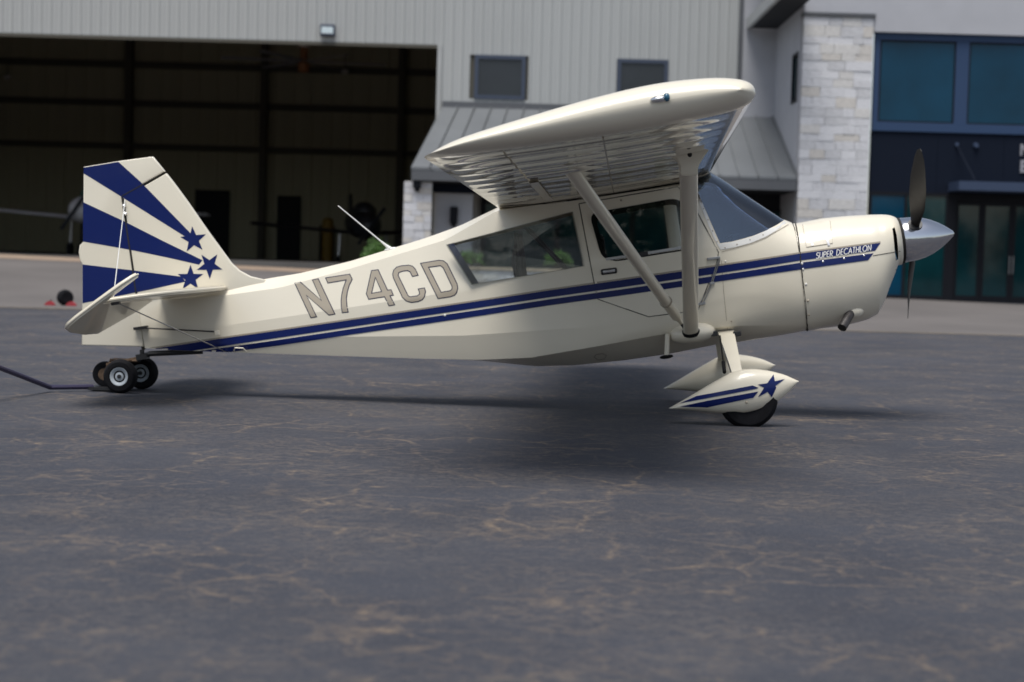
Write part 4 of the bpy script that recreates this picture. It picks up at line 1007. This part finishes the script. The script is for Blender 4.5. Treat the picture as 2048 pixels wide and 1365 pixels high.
# --- landing gear
PN = [(1598, 763), (1570, 750), (1540, 742), (1510, 738), (1490, 738), (1462, 745), (1420, 769), (1370, 799), (1338, 817)]
PB = [(1598, 765), (1582, 783), (1560, 802), (1530, 821), (1490, 829), (1435, 828), (1400, 824), (1345, 819), (1338, 818)]
TR = .965
for s in (-1, 1):
    n_ = [UV(x, y, -TR) for x, y in PN][::-1]; b_ = [UV(x, y, -TR - .05) for x, y in PB][::-1]
    u0, u1 = n_[0][0], n_[-1][0]; R = []
    for i in range(33):
        u = u0 + (u1 - u0) * (1 - cos(pi * i / 32)) / 2; u = min(max(u, u0 + .002), u1 - .002)
        t_ = float(np.interp(u, *zip(*n_))); b2 = float(np.interp(u, *zip(*b_))); x = (u - u0) / (u1 - u0)
        wd = .128 * max(sin(pi * x ** .8), 0) ** .62 + .003; cy, hh = (t_ + b2) / 2, max((t_ - b2) / 2, .003)
        R.append([Vector((u, s * TR + wd * copysign(abs(cos(2 * pi * k / 28)) ** .82, cos(2 * pi * k / 28)), cy + hh * copysign(abs(sin(2 * pi * k / 28)) ** .85, sin(2 * pi * k / 28)))) for k in range(28)])
    bm = bmesh.new(); rings(bm, R); pant = link('wheel_pant', bm, MT['cream'], PL, 50)
    c = UV(1496, 799, -TR)
    bm = bmesh.new(); lathe(bm, [(-.06, .09), (-.08, .13), (-.078, .18), (-.05, .208), (0, .216), (.05, .208), (.078, .18), (.08, .13), (.06, .09)], 44, 'y', (c[0], s * TR, c[1])); link('tyre', bm, MT['rubber'], PL, 40)
    # gear leg: tapered spring steel
    A = [UV(1436, 664, -.33), UV(1468, 661, -.33)]; Bq = [UV(1464, 746, -.93), UV(1484, 743, -.93)]
    def quad(P, v, dz): return [Vector((P[0][0], s * v, P[0][1])), Vector((P[1][0], s * v, P[1][1])), Vector((P[1][0] - .004, s * (v - .02), P[1][1] - dz)), Vector((P[0][0] - .004, s * (v - .02), P[0][1] - dz))]
    mid = [[(A[k][j] + Bq[k][j]) / 2 + (.012 if j else 0) for j in range(2)] for k in range(2)]
    bm = bmesh.new(); rings(bm, [quad(A, .30, .045), quad(mid, .63, .040), quad(Bq, .95, .035)]); link('gear_leg', bm, MT['cream'], PL, 30)
    if s < 0:
        q = P3(1440, 672, -.40); q2 = P3(1449, 745, -.90); bm = bmesh.new(); tube(bm, [q, q2], .006, 6); tube(bm, [q.lerp(q2, .72), q2], .014, 8); link('brake_line', bm, MT['black'], PL)
    q = P3(1384, 667, -.36)
    bm = bmesh.new(); ellipsoid(bm, (q.x, s * .30, q.z), .185, .15, .085, 24); link('strut_fairing', bm, MT['cream'], PL, 60)
    for x in (1427, 1474):
        q = P3(x, 667, -.34); bm = bmesh.new(); box(bm, q.x - .03, q.x + .03, s * .335 - .03, s * .335 + .03, q.z - .022, q.z + .016, .004); link('gear_clamp', bm, MT['blackmetal'], PL)
    # struts
    VS = 2.60; b0_ = UV(1382, 664, -.43); t0_ = UV(1377, 330, -VS)
    def foil(u, v, z, ch, th_): return [Vector((u + ch / 2 * cos(2 * pi * k / 20), s * v + th_ * .3 * sin(2 * pi * k / 20), z + th_ * .5 * sin(2 * pi * k / 20))) for k in range(20)]
    bm = bmesh.new(); rings(bm, [foil(b0_[0], .43, b0_[1], .118, .05), foil(t0_[0], VS, t0_[1], .118, .05)]); st = link('front_strut', bm, MT['cream'], PL, 60)
    bm = bmesh.new(); rings(bm, [foil(b0_[0], .425, b0_[1] - .012, .135, .07), foil(b0_[0], .44, b0_[1] + .006, .135, .07)]); link('strut_boot', bm, MT['black'], st, 50)
    ft = [(1306, 309), (1340, 314), (1352, 320), (1358, 332), (1360, 352), (1395, 352), (1396, 334), (1408, 314), (1428, 286), (1380, 288)]
    bm = bmesh.new(); prism(bm, [UV(x, y, -VS) for x, y in ft], s * VS - .028, s * VS + .028); bmesh.ops.bevel(bm, geom=bm.edges[:], offset=.008, segments=2, affect='EDGES'); link('strut_cuff', bm, MT['cream'], st, 40)
    q = P3(1379, 309, -VS); bm = bmesh.new(); ellipsoid(bm, (q.x, s * (VS + .026), q.z), .016, .008, .022, 10); link('strut_bolt', bm, MT['seam'], st)
    rb, rt = UV(1362, 646, -.44), UV(1136, 336, -VS)
    bm = bmesh.new()
    lo_p = Vector((rb[0], s * .44, rb[1])); hi_p = Vector((rt[0], s * VS, rt[1] + .015)); fj = lo_p.lerp(hi_p, .10)
    tube(bm, [lo_p.lerp(hi_p, .0), lo_p.lerp(hi_p, .03), lo_p.lerp(hi_p, .05), hi_p], [.018, .022, .040, .046], 20); rs = link('rear_strut', bm, MT['cream'], PL, 50)
    bm = bmesh.new(); f1, f2 = lo_p.lerp(hi_p, .155), lo_p.lerp(hi_p, .160); tube(bm, [f1, f2], .048, 20); link('strut_band', bm, MT['tanline'], rs, 50)
    bm = bmesh.new(); tube(bm, [lo_p, Vector((b0_[0] - .03, s * .43, b0_[1] + .01))], .015, 8); link('strut_fork', bm, MT['blackmetal'], rs)
# near pant markings
pant_near = [o for o in PL.children if o.name.startswith('wheel_pant')][0]
BVP = bvh_of(pant_near)
def gp(pts): return [(1260 + x / 4.55, 600 + y / 4.55) for x, y in pts]
decal('pant_stripe', gp([(455, 945), (610, 878), (1115, 780), (1172, 802), (1140, 812)]), MT['blue'], pant_near, BVP, .0035, 5)
decal('pant_stripe', gp([(458, 972), (700, 920), (1168, 834), (1122, 890), (705, 978)]), MT['blue'], pant_near, BVP, .0035, 5)
decal('star', gp([(1305, 682), (1318, 742), (1408, 722), (1322, 784), (1330, 800), (1288, 886), (1252, 838), (1165, 885), (1220, 800), (1162, 772), (1248, 760)]), MT['blue'], pant_near, BVP, .0035, 5)
stud(1493, 805, .011, MT['tan'], pant_near, BVP)
# belly drain
bm = bmesh.new(); q = P3(1335, 668, -.37); q2 = P3(1333, 714, -.37); tube(bm, [q, q2], .019, 12); dr = link('step_tube', bm, MT['cream'], PL, 40)
bm = bmesh.new(); ellipsoid(bm, q2, .055, .05, .016, 14); link('step_pad', bm, MT['black'], dr, 40)
# door check wires and hinges
for pts, r in (([(1437, 518), (1420, 572), (1398, 610)], .004), ([(1440, 519), (1424, 568), (1404, 611)], .004)):
    bm = bmesh.new(); tube(bm, [hit(BV, x, y, .012) for x, y in pts], r, 6); link('door_check_wire', bm, MT['steel'], door)
for x, y, l in ((1427, 517, .05), (1403, 608, .03), (1424, 567, .02)):
    q = hit(BV, x, y); bm = bmesh.new(); box(bm, q.x - l, q.x + l, q.y - .018, q.y, q.z - .010, q.z + .010, .003); link('door_hinge', bm, MT['steel'], door)
# exhaust
bm = bmesh.new(); q = hit(BV, 1700, 628); tube(bm, [(q.x + .06, q.y + .10, q.z + .05), q, P3(1684, 656, q.y - .10)], .036, 18); link('exhaust_pipe', bm, MT['pipe'], PL, 40)
bm = bmesh.new(); ellipsoid(bm, (q.x + .03, q.y + .03, q.z + .015), .085, .055, .055, 18); link('exhaust_blister', bm, MT['cream'], cowl, 60)
bm = bmesh.new(); q2 = P3(1684, 656, q.y - .10); dirv = (q2 - q).normalized(); tube(bm, [q2 - dirv * .002, q2 + dirv * .002], .031, 16); link('pipe_bore', bm, MT['seam'], PL)
# --- propeller and spinner
pc = UV(1806, 481, 0); pw = pc[1]; pu = pc[0]
prop = bpy.data.objects.new('propeller', None); SC.collection.objects.link(prop); prop.parent = PL; prop.location = (pu, 0, pw)
bm = bmesh.new(); lathe(bm, [(-.012, .02), (-.012, .172), (0, .176), (.09, .170), (.16, .156), (.22, .134), (.28, .102), (.33, .068), (.365, .040), (.388, .020), (.396, .002)], 48); link('spinner', bm, MT['spinner'], prop, 40)
bm = bmesh.new(); lathe(bm, [(-.045, .02), (-.045, .172), (-.04, .178), (-.013, .180), (-.013, .02)], 48); link('back_plate', bm, MT['seam'], prop, 40)
AXU = .085
for k in range(2):
    ang = radians(50 + 180 * k)      # lateral lean of the blade
    R = []
    for i in range(19):
        r = .10 + (1.0 - .10) * i / 18; t = i / 18
        ch = .84 * np.interp(t, [0, .06, .15, .35, .6, .85, .95, 1], [.05, .055, .075, .125, .135, .105, .07, .02]); th_ = np.interp(t, [0, .1, .3, 1], [.05, .045, .022, .006])
        tw_a = radians(np.interp(t, [0, .2, 1], [62, 48, 18])); ring = []
        for j in range(14):
            a = 2 * pi * j / 14; cx, cz = ch * cos(a), th_ / 2 * sin(a)
            # chord direction: in plane of rotation turned towards the axis by the twist
            y_ = cx * cos(tw_a) - cz * sin(tw_a); x_ = cx * sin(tw_a) + cz * cos(tw_a)
            ring.append(Vector((AXU - x_ * .62, y_, r)))
        R.append(ring)
    bm = bmesh.new(); rings(bm, R); bmesh.ops.rotate(bm, verts=bm.verts[:], matrix=Matrix.Rotation(ang, 3, 'X') if k == 0 else Matrix.Rotation(ang, 3, 'X'))
    bl = link('blade', bm, MT['propblack'], prop, 50)
    bm = bmesh.new(); lathe(bm, [(.125, .058), (.175, .056)], 20, 'z', (AXU, 0, 0)); bmesh.ops.rotate(bm, verts=bm.verts[:], matrix=Matrix.Rotation(ang, 3, 'X')); link('blade_cuff', bm, MT['blackmetal'], prop, 40)
# --- wing details
BVW = bvh_of(tip_near)
q = hit(BVW, 1318, 199)
bm = bmesh.new(); ellipsoid(bm, (q.x, q.y, q.z), .046, .026, .018, 18); nl = link('navigation_light', bm, MT['silver'], PL, 60)
bm = bmesh.new(); ellipsoid(bm, (q.x + .038, q.y - .012, q.z + .003), .017, .02, .022, 16); link('lens', bm, MT['lens'], nl, 60)
# spanwise tapes on the under surface
def under(u, v): return Vector((u, -v, float(np.interp(u, *zip(*lo))) - (4.75 - v) * DIH - .0025))
def tape(name, u0, u1, v0, v1, m, du=.0):
    bm = bmesh.new(); n = 40; A = []
    for i in range(n + 1):
        v = v0 + (v1 - v0) * i / n; A.append((bm.verts.new(under(u0 + du * i / n, v)), bm.verts.new(under(u1 + du * i / n, v))))
    for i in range(n): f = bm.faces.new((A[i][0], A[i][1], A[i + 1][1], A[i + 1][0])); f.normal_update(); (f.normal_flip() if f.normal.z > 0 else None)
    return link(name, bm, m, wing_near)
tape('rib_tape', .50, .56, .42, 2.40, MT['cream']); tape('spar_tape', 1.02, 1.028, .42, 4.55, MT['tanline'])
for v, u in ((.9, .42), (1.3, .42), (1.7, .42), (.7, 1.5), (2.1, .62), (3.4, .8)):
    p = under(u, v); bm = bmesh.new(); lathe(bm, [(-.004, .03), (0, .035)], 14, 'z', p); link('inspection_plate', bm, MT['tan'], wing_near)
# antenna
bm = bmesh.new(); a, b = P3(780, 498, 0), P3(676, 412, 0); tube(bm, [a, a.lerp(b, .08), a.lerp(b, .2), b], [.020, .012, .006, .0045], 8); link('antenna', bm, MT['white'], PL, 50)
bm = bmesh.new(); ellipsoid(bm, P3(783, 499, 0), .06, .02, .016, 12); link('antenna_base', bm, MT['white'], PL, 60)

# --- cabin inside
fl = UV(1200, 650, 0)
bm = bmesh.new(); z_f = UV(1200, 640, 0)[1]; box(bm, UV(940, 600, 0)[0], UV(1560, 600, 0)[0], -.30, .30, z_f - .02, z_f); link('cabin_floor', bm, MT['seat'], PL)
ip = [(1456, 474), (1462, 470), (1520, 464), (1552, 462), (1552, 560), (1470, 560), (1455, 520)]
bm = bmesh.new(); prism(bm, [UV(x, y, 0) for x, y in ip], -.30, .30); bmesh.ops.bevel(bm, geom=bm.edges[:], offset=.03, segments=3, affect='EDGES'); link('instrument_panel', bm, MT['fascia'], PL, 40)
for c0 in (1225, 1060):
    seat = [(c0 - 35, 520), (c0 - 25, 470), (c0 - 18, 470), (c0 - 8, 555), (c0 + 70, 560), (c0 + 72, 590), (c0 - 20, 600)]
    bm = bmesh.new(); prism(bm, [UV(x, y, 0) for x, y in seat], -.19, .19); bmesh.ops.bevel(bm, geom=bm.edges[:], offset=.02, segments=2, affect='EDGES'); link('seat', bm, MT['seat'], PL, 40)
for s in (-1, 1):
    for pts, r in (([(1050, 455), (1138, 548)], .011), ([(1030, 466), (1036, 556)], .011), ([(1176, 415), (1196, 560)], .012)):
        bm = bmesh.new(); tube(bm, [(P3(x, y, -.30).x, s * .295, P3(x, y, -.30).z) for x, y in pts], r, 8); link('frame_tube', bm, MT['blackmetal'], PL, 40)
bm = bmesh.new(); q = UV(1330, 540, 0); tube(bm, [(q[0], 0, q[1] - .45), (q[0] - .02, 0, q[1] - .05)], .014, 8); link('control_stick', bm, MT['blackmetal'], PL)

# ------------------------------------------------------------------ unseen tree line added behind the camera for reflections in the glass
bm = bmesh.new(); rnd = random.Random(5)
for i in range(70):
    cx = -240 + i * 7 + rnd.uniform(-2, 2); cy = -190 + rnd.uniform(-10, 10); hh = rnd.uniform(9, 15); rr = rnd.uniform(4, 7)
    for k in range(1000):
        p = Vector((rnd.gauss(0, .45) * rr, rnd.gauss(0, .45) * rr, hh * .5 + rnd.gauss(0, .26) * hh)); p.z = max(p.z, .3)
        a = Vector((rnd.uniform(-1, 1), rnd.uniform(-1, 1), rnd.uniform(-1, 1))).normalized() * rnd.uniform(.4, .8); b = a.orthogonal().normalized() * rnd.uniform(.3, .6)
        c = Vector((cx, cy, 0)) + p
        bm.faces.new([bm.verts.new(q) for q in (c + a, c + b, c - a, c - b)])
tag(link('reflection_trees', bm, mat('tree_foliage', (.035, .06, .022), .8, var=.4, vscale=.5)), 'unseen line of green trees added behind the camera for reflections', 'trees', kind='stuff')
